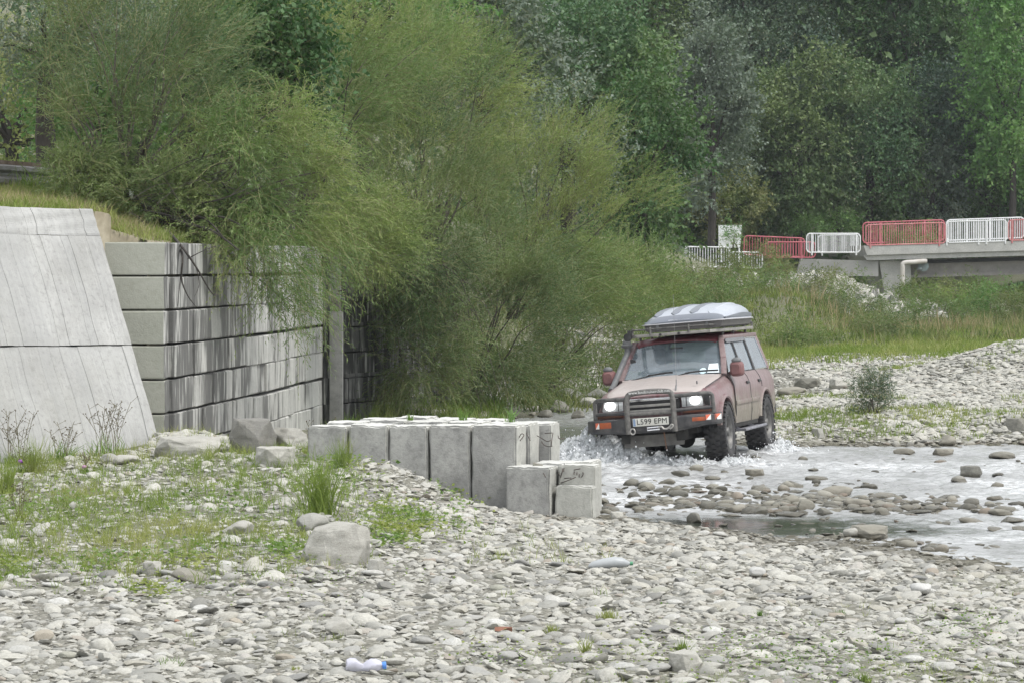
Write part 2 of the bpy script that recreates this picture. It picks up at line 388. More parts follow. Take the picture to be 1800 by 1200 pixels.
def H0(x, y):
    x = np.atleast_1d(np.asarray(x, float)); y = np.atleast_1d(np.asarray(y, float)); sh = x.shape
    Q = np.c_[x.ravel(), y.ravel()*.55]; out = np.empty(len(Q))
    for i in range(0, len(Q), 20000):
        q = Q[i:i+20000]; out[i:i+20000] = _phi(q, _A)@_W[:-3]+np.c_[np.ones(len(q)), q]@_W[-3:]
    return out.reshape(sh)
def H(x, y):
    x = np.asarray(x, float); y = np.asarray(y, float)
    h = H0(x, y)
    h = h+fbm(x*.9, y*.6, 3, 5)*.035*np.clip((y-10)/10, 0, 1)*np.clip(1-(y-60)/60, .3, 1)
    # gravel heap on the far bank
    g = np.exp(-(((x-10.7)/2.0)**2+((y-62)/3.6)**2)); h = h+.62*g
    g = np.exp(-(((x-12.8)/2.2)**2+((y-58)/4)**2)); h = h+.22*g
    g = np.exp(-(((x-9.8)/2.0)**2+((y-47.8)/1.2)**2)); h = h+.22*g
    # rubble heap by the wall
    g = np.exp(-(((x+4.0)/.55)**2+((y-37.0)/.9)**2)); h = h+.16*g
    g = np.exp(-(((x-13.2)/2.4)**2+((y-124)/5.)**2)); h = h+1.0*g
    # earthy bank beyond the car
    g = np.exp(-(((x-8.6)/1.6)**2+((y-92)/5)**2)); h = h+1.0*g
    return h
def veg_mask(x, y):
    n = fbm(x*.7, y*.45, 4, 21)*.5+.5
    left = np.clip((-.6-.02*(y-26)-x)/2.2, 0, 1)*np.clip((y-21.5)/4, 0, 1)*np.clip((39-y)/1.5, 0, 1)
    m = np.clip(left*(.25+1.1*n), 0, 1)*.8
    near = np.clip((20.8-y)/2, 0, 1)*.75*n*np.clip((x+.5)/1.5, .22, 1)
    thin = (y > 19)*(y < 30)*.30*np.clip(n-.35, 0, 1)*1.6; near = np.maximum(near, thin)
    far = np.clip((y-70)/6, 0, 1)
    mid = np.clip((y-50)/6, 0, 1)*np.clip((70-y)/4, 0, 1)*np.clip((n-.50)*4, 0, .75)
    bank = np.clip((y-46.5)/1, 0, 1)*np.clip((54-y)/2, 0, 1)*np.clip((n-.42)*4, 0, .8)
    lb = np.clip((-(x)+.0+(y-57)*.1)/1., 0, 1)*np.clip((y-54)/2, 0, 1)
    return np.clip(np.maximum.reduce([m, near, far, mid, bank, lb]), 0, 1)

xs = np.concatenate([np.linspace(-90, -14, 24)[:-1], np.arange(-14, 16, .15), np.linspace(16, 110, 34)])
ys = np.concatenate([np.arange(9, 48, .14), np.arange(48, 100, .4), np.linspace(100, 380, 90)])
X, Y = np.meshgrid(xs, ys); Z = H(X, Y)
nx, ny = len(xs), len(ys)
fine = (np.abs(X) < 16)&(Y < 60)
Z = Z+np.where(fine, fbm(X*5, Y*5, 2, 9)*.018, 0)
idx = np.arange(nx*ny).reshape(ny, nx)
Q = np.stack([idx[:-1, :-1], idx[:-1, 1:], idx[1:, 1:], idx[1:, :-1]], -1).reshape(-1, 4)
me = new_mesh('ground', np.stack([X, Y, Z], -1).reshape(-1, 3), quads=Q, smooth=True)
a = me.attributes.new('veg', 'FLOAT', 'POINT'); a.data.foreach_set('value', veg_mask(X, Y).ravel().astype(np.float32))
o = link('ground', me, GROUND); tag(o, kind='structure')

# ------------------------------------------------------------------ water
wx = np.arange(-3.5, 17, .055); wy = np.arange(26.2, 76, .055)
wy = wy[wy < 62]; WX, WY = np.meshgrid(wx, wy)
rng = np.random.default_rng(3)
wz = np.zeros_like(WX)
calm = np.zeros_like(WX)
for (px, py, rx, ry, s) in [(1290, 921, 2.2, 1.1, 1.05), (1430, 932, 1.8, .9, .95), (1010, 765, 1.0, 3.5, .6), (1420, 778, 1.2, .8, .9)]:
    c0 = GZ(px, py, 0); calm = np.maximum(calm, s*np.exp(-(((WX-c0[0])/rx)**2+((WY-c0[1])/ry)**2)**1.5))
for k in range(32):
    th = rng.normal(math.pi/2, .75); lam = rng.uniform(.12, .45); kx, ky = math.cos(th)*2*math.pi/lam, math.sin(th)*2*math.pi/lam
    ph = rng.uniform(0, 6.28); warp = fbm(WX*.8+k, WY*.8, 2, k)*5
    wz += np.sin(kx*WX+ky*WY+ph+warp)*lam*.0105
wz *= (.5+.9*np.clip(fbm(WX*1.1, WY*.8, 3, 77)+.5, 0, 1.3))*(1-.93*calm)
foam_glint = np.clip(.40+fbm(WX*.9, WY*.5, 3, 31)*.9, 0, .7)*(1-np.clip(calm*1.6, 0, 1))*np.clip((47-WY)/3, 0, 1)  # white cover over the rapids paints sky glitter along with real foam
CARM = Matrix.Translation((2.274, 42.81, -.018)) @ Matrix.Rotation(-.2831, 4, 'Z') @ Matrix.Rotation(-.0050, 4, 'X') @ Matrix.Rotation(-.0835, 4, 'Y')
def carp(x, y, z=0): return CARM @ Vector((x, y, z))
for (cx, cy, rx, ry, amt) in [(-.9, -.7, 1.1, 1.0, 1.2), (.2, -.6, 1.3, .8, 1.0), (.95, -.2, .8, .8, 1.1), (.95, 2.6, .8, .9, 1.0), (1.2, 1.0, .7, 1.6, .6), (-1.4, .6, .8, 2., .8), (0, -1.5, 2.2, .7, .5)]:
    p = carp(cx, cy); foam_glint = np.maximum(foam_glint, amt*np.exp(-(((WX-p.x)/rx)**2+((WY-p.y)/ry)**2)))
    wz += .035*amt*np.exp(-(((WX-p.x)/rx)**2+((WY-p.y)/ry)**2))*(.4+fbm(WX*5, WY*5, 3, 8))
mx_, my_ = WX.shape[1], WX.shape[0]; idx = np.arange(mx_*my_).reshape(my_, mx_)
Q = np.stack([idx[:-1, :-1], idx[:-1, 1:], idx[1:, 1:], idx[1:, :-1]], -1).reshape(-1, 4)
hb = H(WX, WY); cellmax = np.minimum.reduce([hb[:-1, :-1], hb[:-1, 1:], hb[1:, 1:], hb[1:, :-1]]).ravel()
Q = Q[cellmax < .05]
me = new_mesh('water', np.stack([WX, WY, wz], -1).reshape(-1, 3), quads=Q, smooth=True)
for n_, arr in (('calm', calm), ('foam_glint', np.clip(foam_glint, 0, 1.2))):
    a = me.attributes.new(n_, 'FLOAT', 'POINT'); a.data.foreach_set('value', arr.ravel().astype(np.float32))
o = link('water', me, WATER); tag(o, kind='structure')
# upstream water beyond the bend
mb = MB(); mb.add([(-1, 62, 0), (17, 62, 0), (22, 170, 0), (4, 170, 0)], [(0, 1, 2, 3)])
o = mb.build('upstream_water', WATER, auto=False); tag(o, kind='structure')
for n_ in ('calm', 'foam_glint'):
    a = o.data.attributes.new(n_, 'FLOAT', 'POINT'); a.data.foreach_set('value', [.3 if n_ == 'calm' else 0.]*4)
# ------------------------------------------------------------------ sloping concrete retaining wall
rnd = random.Random(11)
TR, TL = PX(162, 368, 38.4), PX(-60, 361, 37.0)
BR = PX(287, 800, 37.2); BL = TL+(BR-TR)
sw = empty('sloping_retaining_wall', (BR[0], BR[1], .3))
tag(sw, 'pale sloping concrete retaining wall with slanted board marks, grass along its top', 'retaining wall')
def swp(u, v):       # u metres from the end next to the blocks, v 0 bottom 1 top
    s = u/2.62
    b = BR+(BL-BR)*s; tt = TR+(TL-TR)*s
    return b*(1-v)+tt*v
nrm = Vector(np.cross(swp(0, 0)-swp(2, 0), swp(0, 1)-swp(0, 0))).normalized()
if nrm.y > 0: nrm = -nrm
nrm = np.array(nrm)
lifts = [(-.10, .438), (.441, .885), (.888, 1.0)]
for li, (v0, v1) in enumerate(lifts):
    edges = [0.]; 
    while edges[-1] < 9.5: edges.append(edges[-1]+rnd.uniform(.12, .30))
    V = []; cols = []; ATT = []
    nv = 14
    for k in range(len(edges)-1):
        off = rnd.uniform(-.006, .007); tn = rnd.random()
        for e_, oo in ((edges[k]+.002, off), (edges[k+1]-.004, off+rnd.uniform(-.003, .003)), (edges[k+1]-.0015, -.003 if rnd.random() < .2 else .0)):
            sh = (li*.06)
            cols.append((e_, oo)); ATT.append(tn)
    for (e_, oo) in cols:
        for j in range(nv+1):
            v = v0+(v1-v0)*j/nv
            p = swp(e_+ (.0 if e_ < .05 else .05*math.sin(j*.5+e_)*.3), v)+nrm*(oo+.006*math.sin(3*e_+j)+(.012 if li == 1 else 0)+( -.006 if j in (0, nv) else 0))
            V.append(p)
    n = nv+1; nc = len(cols); Fc = [(i*n+j, i*n+j+1, (i+1)*n+j+1, (i+1)*n+j) for i in range(nc-1) for j in range(nv)]
    base = len(V); back = []
    for (e_, oo) in (cols[0], cols[-1]):
        for v in (v0, v1): back.append(len(V)); V.append(swp(e_, v)-nrm*.55)
    Fc += [tuple([back[0]]+[back[1]]+[j for j in range(nv, -1, -1)])]           # end face beside the blocks
    Fc += [tuple([back[2]]+[back[3]]+[(nc-1)*n+j for j in range(nv, -1, -1)])]
    Fc += [tuple([i*n+nv for i in range(nc)]+[back[3], back[1]])]
    me = new_mesh('concrete_lift', V, faces=Fc); o = link('concrete_lift', me, CONC_SLOPE, sw)
    tn_ = np.repeat(np.array(ATT), n).tolist()+[.6]*4; ru = np.repeat(np.array([c_[0] for c_ in cols]), n).tolist()+[0.]*4; ri = [v0+(v1-v0)*(j/nv) for _ in cols for j in range(nv+1)]+[0.]*4
    for nm, arr in (('tint', tn_), ('run', ru), ('rise', np.array(ri)*3.4+li*7)):
        a = me.attributes.new(nm, 'FLOAT', 'POINT'); a.data.foreach_set('value', np.array(arr, np.float32))
    if li == 0: pass
bpy.context.view_layer.update()
for ch in sw.children: ch.matrix_parent_inverse = sw.matrix_world.inverted()

# ------------------------------------------------------------------ block retaining wall
BLK = .45
w0 = np.array((-4.54, 38.7)); w1 = np.array((-3.23, 50.9))
bw = empty('block_retaining_wall', (w0[0], w0[1], .2)); tag(bw, 'tall retaining wall of stacked concrete blocks streaked dark by water, beside the sloping wall', 'block wall')
bpy.context.view_layer.update()
def block_obj(parent, cx, cy, cz, sx, sy, sz, ang, mats, name='concrete_block', jag=.012, idx_fn=None):
    bm = bmesh.new(); bmesh.ops.create_cube(bm, size=1)
    for v in bm.verts: v.co = Vector((v.co.x*sx, v.co.y*sy, v.co.z*sz))
    bmesh.ops.bevel(bm, geom=list(bm.edges), offset=.014, segments=1, affect='EDGES')
    for v in bm.verts: v.co += Vector((rnd.uniform(-jag, jag)*.5, rnd.uniform(-jag, jag)*.5, rnd.uniform(-jag, jag)*.5))
    me = bpy.data.meshes.new(name); bm.to_mesh(me); bm.free()
    for m in (mats if isinstance(mats, (list, tuple)) else [mats]): me.materials.append(m)
    if idx_fn:
        for p in me.polygons: p.material_index = idx_fn(p.normal)
    o = bpy.data.objects.new(name, me); COL.objects.link(o); o.parent = parent
    o.matrix_world = Matrix.Translation((cx, cy, cz)) @ Matrix.Rotation(ang, 4, 'Z')
    return o
ztop = CZ-(425-460)*38.7/F
dirw = (w1-w0)/np.linalg.norm(w1-w0); Lw = np.linalg.norm(w1-w0)
nw = np.array((dirw[1], -dirw[0]))       # outward, towards the river
angw = math.atan2(dirw[1], dirw[0])
for c in range(7):
    zc = ztop-BLK*(c+.5)
    # end face: one long block seen square on
    block_obj(bw, w0[0]-.52+rnd.uniform(-.01, .01), w0[1]+.22, zc, 1.04, .44, BLK-.022, 0, [CONC_CLEAN, CONC_STREAK], idx_fn=lambda n: 1 if n.x > .5 else 0)
    s = .44
    k = 0
    while s < Lw-.1:
        ln = rnd.choice((.9, 1.15, 1.2, 1.25)) if s < 7 else rnd.choice((1.3, 1.45))
        ln = min(ln, Lw-s)
        if ln < .3: break
        bul = .12*math.sin(math.pi*min(1, s/9))+ .05*(s > 5.4)-.04*(s > 8.)
        p = w0+dirw*(s+ln/2)-nw*(.22-bul*.6)+nw*rnd.uniform(-.012, .02)
        drop = -.02*(c % 2)*(s > 5)
        block_obj(bw, p[0], p[1], zc+drop, ln-.018, .44, BLK-.026, angw+rnd.uniform(-.012, .02), [CONC_STREAK, CONC_CLEAN], idx_fn=lambda n: 0)
        s += ln; k += 1
# second stretch beyond the pillar
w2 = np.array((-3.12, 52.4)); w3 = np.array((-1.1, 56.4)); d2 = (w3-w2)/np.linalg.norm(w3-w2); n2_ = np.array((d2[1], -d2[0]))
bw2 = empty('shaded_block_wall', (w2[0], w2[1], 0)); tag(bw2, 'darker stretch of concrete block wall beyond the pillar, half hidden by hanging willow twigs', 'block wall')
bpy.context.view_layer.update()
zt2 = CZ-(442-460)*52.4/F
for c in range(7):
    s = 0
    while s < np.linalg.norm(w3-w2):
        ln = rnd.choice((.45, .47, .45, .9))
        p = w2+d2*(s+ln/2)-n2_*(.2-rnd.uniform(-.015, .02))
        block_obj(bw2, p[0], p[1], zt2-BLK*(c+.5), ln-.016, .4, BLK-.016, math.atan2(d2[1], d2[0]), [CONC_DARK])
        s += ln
# pillar with a broken top
pl = empty('concrete_pillar', (*PX(588, 745, 50.6)[:2], 0)); tag(pl, 'narrow grey concrete pillar with broken top standing against the block wall', 'pillar')
bpy.context.view_layer.update()
pc = PX(592, 600, 50.6); pz = lambda py: CZ-(py-460)*50.6/F
def pbox(name, x0, x1, dy0, dy1, y0, y1, m):
    mb = MB(); a = PX(x0, 0, 50.6)[0]-pc[0]; b = PX(x1, 0, 50.6)[0]-pc[0]
    mb.box((a, dy0, pz(y1)), (b, dy1, pz(y0)))
    o = mb.build(name, m, None, bevel=.012); o.parent = pl; o.matrix_world = Matrix.Translation((pc[0], pc[1], 0)); return o
pbox('shaft', 579, 602, 0, .25, 548, 752, CONC_PILLAR)
pbox('broken_core', 581, 597, .05, .2, 524, 548, simple('spalled_concrete', (.10, .09, .08), (.2, .19, .17), 30, .95, bump=.8))
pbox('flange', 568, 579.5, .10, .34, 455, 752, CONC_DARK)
pbox('upper_shaft', 574, 598, .12, .34, 445, 526, CONC_PILLAR)
pbox('upper_post', 570, 590, .34, .5, 436, 470, CONC_PILLAR)
mb = MB(); mb.tube([(.02, -.02, pz(512)), (.12, -.05, pz(511)), (.2, -.1, pz(514))], .012, 6); mb.tube([(0, -.02, pz(517)), (.13, -.05, pz(519))], .01, 6)
o = mb.build('rebar', REBAR, None); o.parent = pl; o.matrix_world = Matrix.Translation((pc[0], pc[1], 0))

# ------------------------------------------------------------------ low wall of upright blocks
lw = empty('low_block_wall', (*PX(740, 880, 33.7)[:2], 0)); tag(lw, 'low broken wall of upright concrete blocks standing on the gravel at the water edge', 'low wall')
bpy.context.view_layer.update()
D1 = 33.7; zf = lambda py, d=D1: CZ-(py-460)*d/F
def lowblk(x0, x1, ytop, zbot, d0, d1, m=CONC_LOW, tilt=0, jag=.02, name='concrete_block'):
    a, b = PX(x0, 0, d0)[0], PX(x1, 0, d0)[0]; zt = zf(ytop, d0)
    bm = bmesh.new(); bmesh.ops.create_cube(bm, size=1)
    for v in bm.verts: v.co = Vector((v.co.x*(b-a), v.co.y*(d1-d0), v.co.z*(zt-zbot)))
    bmesh.ops.bevel(bm, geom=list(bm.edges), offset=.018, segments=2, affect='EDGES')
    bmesh.ops.subdivide_edges(bm, edges=[e for e in bm.edges if e.calc_length() > .2], cuts=9, use_grid_fill=True)
    sd = rnd.uniform(0, 99)
    for v in bm.verts:
        q = Vector((v.co.x*7+sd, v.co.y*7, v.co.z*7)); nn = mnoise.noise_vector(q)*.004+mnoise.noise_vector(q*3)*.004
        ex = sum(abs(abs(c)-h) < .03 for c, h in ((v.co.x, (b-a)/2), (v.co.y, (d1-d0)/2), (v.co.z, (zt-zbot)/2)))
        if ex >= 2: nn = nn*2.2; v.co = v.co*(1-.03*max(0, mnoise.noise(q*1.5)))
        v.co += nn
    me = bpy.data.meshes.new(name); bm.to_mesh(me); bm.free()
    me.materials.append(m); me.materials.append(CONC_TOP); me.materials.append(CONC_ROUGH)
    for p in me.polygons: p.material_index = 1 if p.normal.z > .6 else (2 if p.normal.x > .6 else 0)  # rough end faces also lighter, the sunlit side put into their colour
    me.polygons.foreach_set('use_smooth', [True]*len(me.polygons)); me.set_sharp_from_angle(angle=rad(40))
    o = bpy.data.objects.new(name, me); COL.objects.link(o); o.parent = lw
    o.matrix_world = Matrix.Translation(((a+b)/2, (d0+d1)/2, (zt+zbot)/2)) @ Matrix.Rotation(tilt, 4, 'Y') @ Matrix.Rotation(rnd.uniform(-.02, .02), 4, 'Z')
    return o
fr = [(520, 593, 754, .0), (598, 671, 750, .003), (674, 745, 751, -.004), (749, 822, 749, -.008), (826, 907, 748, .004)]
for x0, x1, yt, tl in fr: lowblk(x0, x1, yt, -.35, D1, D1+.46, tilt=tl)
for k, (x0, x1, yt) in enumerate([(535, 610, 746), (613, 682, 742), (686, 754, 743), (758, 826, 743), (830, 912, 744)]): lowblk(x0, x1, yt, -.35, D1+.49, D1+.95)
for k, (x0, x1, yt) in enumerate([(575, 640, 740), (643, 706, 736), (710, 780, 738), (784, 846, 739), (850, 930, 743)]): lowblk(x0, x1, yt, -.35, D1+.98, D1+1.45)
lowblk(897, 978, 820, -.45, D1-.22, D1+.26, tilt=.0, jag=.03)
lowblk(925, 1000, 812, -.45, D1+.30, D1+.78)
lowblk(981, 1048, 815, -.45, D1+.04, D1+.34, m=CONC_ROUGH)
lowblk(1003, 1028, 809, -.4, D1+.36, D1+.9, m=CONC_ROUGH)
lowblk(984, 1052, 852, -.4, D1-.16, D1+.03, m=CONC_ROUGH)
bpy.context.view_layer.update()
piv = Vector(PX(907, 0, D1)); RM = Matrix.Translation((piv.x, piv.y, 0)) @ Matrix.Rotation(rad(-15), 4, 'Z') @ Matrix.Translation((-piv.x, -piv.y, 0))
for ch in lw.children: ch.matrix_world = RM @ ch.matrix_world
# broken end with bent bars
mb = MB()
def P3(px, py, d): return tuple(PX(px, py, d))
for pts in [[(912, 770, 33.9), (916, 762, 33.7), (921, 764, 33.6), (914, 774, 33.5)], [(925, 760, 33.9), (928, 766, 33.7), (932, 773, 33.6)],
            [(944, 765, 34.2), (953, 770, 33.9), (962, 775, 33.8), (968, 773, 33.8)], [(952, 775, 34.2), (956, 781, 33.9), (964, 784, 33.8), (971, 783, 33.8)],
            [(972, 760, 34.6), (970, 772, 34.0), (969, 784, 34.0)], [(958, 761, 34.4), (970, 760, 34.0)], [(981, 765, 34.6), (983, 770, 34.2), (992, 770, 34.2)],
            [(954, 826, 33.6), (956, 832, 33.35), (959, 838, 33.3)], [(984, 841, 33.7), (988, 830, 33.4), (989, 823, 33.4)], [(980, 828, 33.7), (984, 835, 33.4)],
            [(992, 814, 33.7), (991, 828, 33.5)], [(986, 848, 33.6), (1000, 843, 33.4), (1012, 838, 33.4)], [(992, 840, 33.6), (1004, 839, 33.4)],
            [(1010, 818, 33.7), (1009, 833, 33.5)], [(1015, 817, 33.7), (1014, 834, 33.5)], [(1019, 819, 33.7), (1018, 838, 33.5)], [(1004, 826, 33.6), (1020, 823, 33.5)], [(1024, 826, 33.6), (1025, 833, 33.5), (1022, 838, 33.5)]]:
    mb.tube(smooth_path([P3(*p) for p in pts], 4), .0055, 6)
me = mb.mesh('rebar'); o = bpy.data.objects.new('rebar', me); me.materials.append(REBAR); COL.objects.link(o); o.parent = lw; o.matrix_world = Matrix.Identity(4)
mb = MB()
a0 = np.array(PX(936, 817, 33.65))
mb.prism([(a0[0], a0[1], a0[2]-.03), (a0[0]+.01, a0[1], a0[2]+.03), (a0[0]+.12, a0[1]-.02, a0[2]+.005), (a0[0]+.12, a0[1]-.02, a0[2]-.03), (a0[0]+.03, a0[1], a0[2]-.045)], (0, .1, .0))
o = mb.build('loose_stone_on_block', ROCK_W, None, bevel=.008); o.name = 'loose_slab'; tag(o, 'small brown-grey slab lying on the step of the low block wall', 'stone')

# ------------------------------------------------------------------ embankment behind the walls
front = [(-16, 28.5, 3.45), (-12, 32.6, 3.45), (-8.2, 36.1, 3.47), (TR[0]-.05, TR[1]+.10, TR[2]-.02), (-5.35, 38.95, 3.36), (-5.05, 38.98, 3.26), (-4.85, 39.0, ztop+.03), (-4.72, 39.0, ztop+.01), (-4.45, 42.5, ztop), (-4.0, 46.8, ztop), (-3.66, 50.9, ztop), (-3.6, 52.4, zt2), (-2.6, 54.6, zt2-.02), (-1.75, 56.3, zt2-.2), (-1.6, 58.2, 2.0)]
backp = [(-24, 50, 4.0), (-23, 51, 4.0), (-22, 52, 4.0), (-20, 54, 4.0), (-18, 56, 4.0), (-16.5, 57, 4.0), (-15.5, 58, 4.0), (-15, 59, 4.0), (-14, 60, 4.0), (-13, 62, 4.0), (-12, 63, 4.0), (-11, 64, 4.0), (-9.5, 65, 4.0), (-8, 66, 4.0), (-6, 67, 3.9)]
fp = smooth_path(front, 8); bp_ = smooth_path(backp, 8); V = []; NTT = 26
for i, (a, b) in enumerate(zip(fp, bp_)):
    for j in range(NTT+1):
        tt = (j/NTT)**1.6; p = a.lerp(b, tt); dist = (Vector((p.x, p.y))-Vector((a.x, a.y))).length
        zz = a.z+(b.z-a.z)*min(1, dist/6.)
        if j == 0: V.append((p.x, p.y, p.z-1.6))
        if j: zz += mnoise.noise(Vector((p.x*1.3, p.y*.8, 0)))*.09*min(1, dist)
        V.append((p.x, p.y, zz))
n = NTT+2
Fc = [(i*n+j, (i+1)*n+j, (i+1)*n+j+1, i*n+j+1) for i in range(len(fp)-1) for j in range(NTT+1)]
SOIL = simple('soil', (.20, .175, .12), (.30, .27, .20), 5, .95, bump=.8, mode='world')
TURF = simple('rough_turf', (.13, .14, .055), (.24, .21, .11), 4, .95, bump=.8, mode='world')
me = new_mesh('embankment', V, faces=Fc, smooth=True); o = link('embankment', me, [TURF, SOIL]); tag(o, kind='structure')
for p in me.polygons:
    if p.center.x > -5.7 and p.center.x < -3.8 and p.center.y < 41.5: p.material_index = 1
def EH(x, y):        # embankment height by ray
    ok, loc, nn, _ = emb_bvh(x, y)
    return loc
from mathutils.bvhtree import BVHTree
_bv = BVHTree.FromPolygons([Vector(v) for v in V], Fc)
def emb_z(x, y):
    r = _bv.ray_cast(Vector((x, y, 20)), Vector((0, 0, -1))); return r[0].z if r[0] is not None else None
def gz(x, y):
    e = emb_z(x, y) if x < -1 and y > 25 else None
    g = float(H(x, y)) if np.ndim(H(x, y)) == 0 else float(H(x, y)[0])
    return max(e, g) if e is not None else g

# ------------------------------------------------------------------ roadside guard rail
STEEL = simple('galvanised_steel', (.30, .30, .30), (.20, .19, .18), 9, .5, metal=.6, stretch=(1, 1, 4))
gr = empty('guard_rail', (*PX(40, 320, 44)[:2], 4.0)); tag(gr, 'weathered grey steel guard rail along the road above the sloping wall', 'guard rail')
a, b = Vector(PX(-260, 268, 41.0)), Vector(PX(150, 300, 46.0))
prof = [(0, .0), (.06, -.03), (.06, -.09), (0, -.13), (0, -.18), (.06, -.22), (.06, -.28), (0, -.31)]
dn = (b-a).normalized(); nn = dn.cross(Vector((0, 0, 1))).normalized(); nn = nn if nn.y < 0 else -nn
mb = MB(); r1 = [a+nn*p[0]+Vector((0, 0, p[1])) for p in prof]+[a+nn*(p[0]-.004)+Vector((0, 0, p[1])) for p in prof[::-1]]
r2 = [p+(b-a) for p in r1]; mb.loft([r1, r2], smooth=False); o = mb.build('rail_beam', STEEL, gr, auto=False)
mb = MB(); mb.bar(a+Vector((0, .09, .02)), b+Vector((0, .09, .02)), .10, .07); mb.build('top_rail', simple('rusty_rail_top', (.10, .07, .05), (.19, .15, .12), 12, .8), gr)
for k in range(4):
    p = a.lerp(b, .12+.25*k); mb = MB(); mb.box((p.x-.05, p.y+.10, p.z-.95), (p.x+.05, p.y+.2, p.z+.0)); mb.build('rail_post', STEEL, gr)
bpy.context.view_layer.update()
for ch in gr.children: ch.matrix_parent_inverse = gr.matrix_world.inverted()

# ------------------------------------------------------------------ footbridge
BD = 150.
PAINT_R = simple('faded_red_paint', (.46, .13, .14), (.58, .30, .29), 3, .6); PAINT_W = simple('white_paint', (.80, .81, .82), (.66, .67, .68), 3, .6)
PAINT_R2 = simple('pink_red_paint', (.52, .16, .19), (.45, .12, .14), 3, .6)
br = empty('bridge', (*PX(1520, 0, BD)[:2], 3.7)); tag(br, 'concrete road bridge with red and white railings crossing above the scrub', 'bridge')
def rl(px, py, dd=0): return Vector(PX(px, py, BD+dd))
def rpart(mb, name, m, parent=br, **k):
    me = mb.mesh(name); o = bpy.data.objects.new(name, me); COL.objects.link(o)
    for x in (m if isinstance(m, (list, tuple)) else [m]): me.materials.append(x)
    o.parent = parent; me.polygons.foreach_set('use_smooth', [True]*len(me.polygons)); me.set_sharp_from_angle(angle=rad(35))
    bpy.context.view_layer.update(); o.matrix_world = Matrix.Identity(4); return o
XR = 2150; sl = lambda px: -(px-1520)*.030
deck = MB()
for (y0, y1, oy) in ((432, 449, 0.), (449.3, 458, .12)):
    p = [rl(1518, y0, oy), rl(XR, y0+sl(XR), oy), rl(XR, y1+sl(XR), oy), rl(1524, y1, oy)]
    deck.prism(p, (0, 7.5, 0))
rpart(deck, 'deck', CONC_BRIDGE)
mb = MB(); p = [rl(1610, 458.5, .9), rl(XR, 458.5+sl(XR)+1.5, .9), rl(XR, 466+sl(XR)+1, .9), rl(1610, 464, .9)]; mb.prism(p, (0, .3, 0)); rpart(mb, 'deck_shade_strip', simple('painted_deck_shade', (.05, .05, .055), None, 4, .8))  # dark strip painting the shade below the deck
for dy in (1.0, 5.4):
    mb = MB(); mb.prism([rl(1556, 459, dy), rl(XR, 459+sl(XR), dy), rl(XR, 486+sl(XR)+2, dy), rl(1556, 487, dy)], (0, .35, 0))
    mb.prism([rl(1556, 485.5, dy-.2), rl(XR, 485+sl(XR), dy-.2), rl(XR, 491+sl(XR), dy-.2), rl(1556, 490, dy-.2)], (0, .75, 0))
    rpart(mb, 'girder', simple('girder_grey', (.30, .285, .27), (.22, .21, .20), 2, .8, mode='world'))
mb = MB(); mb.prism([rl(1545, 458.5, .5), rl(1600, 458.5, .5), rl(1604, 520, .5), rl(1556, 520, .5)], (0, 6.5, 0)); rpart(mb, 'abutment', CONC_BRIDGE)
mb = MB(); mb.prism([rl(1408, 455, .3), rl(1544, 459, .3), rl(1544, 486, .3), rl(1400, 484, .3)], (0, .6, 0)); rpart(mb, 'wing_wall', simple('wing_wall_concrete', (.36, .36, .35), (.28, .28, .27), 1.2, .9, mode='world'))
mb = MB(); mb.tube(smooth_path([rl(1628, 459, .2), rl(1604, 461, -.1), rl(1594, 461.5, -.15), rl(1587.5, 464, -.15), rl(1586.5, 471, -.15), rl(1586, 507, -.15)], 5), .125, 12); rpart(mb, 'drainpipe', simple('pale_pipe', (.55, .53, .50), (.45, .42, .38), 3, .6, mode='world'))
mb = MB(); mb.tube([rl(1623, 468, .3), rl(1623, 468, .6)], .28, 14); mb.tube([rl(1616, 471, .2), rl(1616, 474, .2)], .14, 8); rpart(mb, 'pipe_valve', simple('teal_grey_metal', (.20, .25, .25), (.15, .17, .17), 6, .6))

def panel(x0, x1, yt0, yt1, h, m, nb, dd=0, parent=br, posts=(), pr=.035, br_=.018, loop=True, name='railing_panel', d=None):
    D = d if d is not None else BD+dd
    T = lambda px, py: Vector(PX(px, py, D))
    mb = MB(); lerp = lambda x: yt0+(yt1-yt0)*(x-x0)/(x1-x0)
    e = 5 if loop else 0
    ring = [T(x0, lerp(x0)+h-e), T(x0, lerp(x0)+e), T(x0+e*.4, lerp(x0)+e*.3), T(x0+e, lerp(x0)), T(x1-e, lerp(x1)), T(x1-e*.4, lerp(x1)+e*.3), T(x1, lerp(x1)+e), T(x1, lerp(x1)+h-e), T(x1-e*.4, lerp(x1)+h-e*.3), T(x1-e, lerp(x1)+h), T(x0+e, lerp(x0)+h), T(x0+e*.4, lerp(x0)+h-e*.3), T(x0, lerp(x0)+h-e)]
    mb.tube(ring, pr, 8)
    fr_ = rpart(mb, name, m, parent)
    mb = MB()
    for k in range(1, nb):
        x = x0+(x1-x0)*k/nb; mb.tube([T(x, lerp(x)+1), T(x, lerp(x)+h-1)], br_, 6)
    o = rpart(mb, 'railing_bars', m, fr_)
    tag(o, kind='stuff')
    for p_ in posts:
        mb = MB(); mb.tube([T(p_, lerp(p_)), T(p_, lerp(p_)+h+5)], pr*1.3, 8); rpart(mb, 'post', m, fr_)
    return fr_
S_ = lambda px: 393.5-(px-1525)*.026
panel(1522, 1662, S_(1522)+2, S_(1662)+2, 36, PAINT_R, 34, 0, posts=(1530, 1651))
panel(1664, 1770, S_(1664), S_(1770), 37, PAINT_W, 34, 0, posts=(1664, 1720, 1734, 1767))
panel(1773, 1905, S_(1773), S_(1905), 36, PAINT_R, 32, 0, posts=(1779, 1890))
panel(1908, 2010, S_(1908), S_(2010), 37, PAINT_W, 30, 0, posts=(1912, 2000))
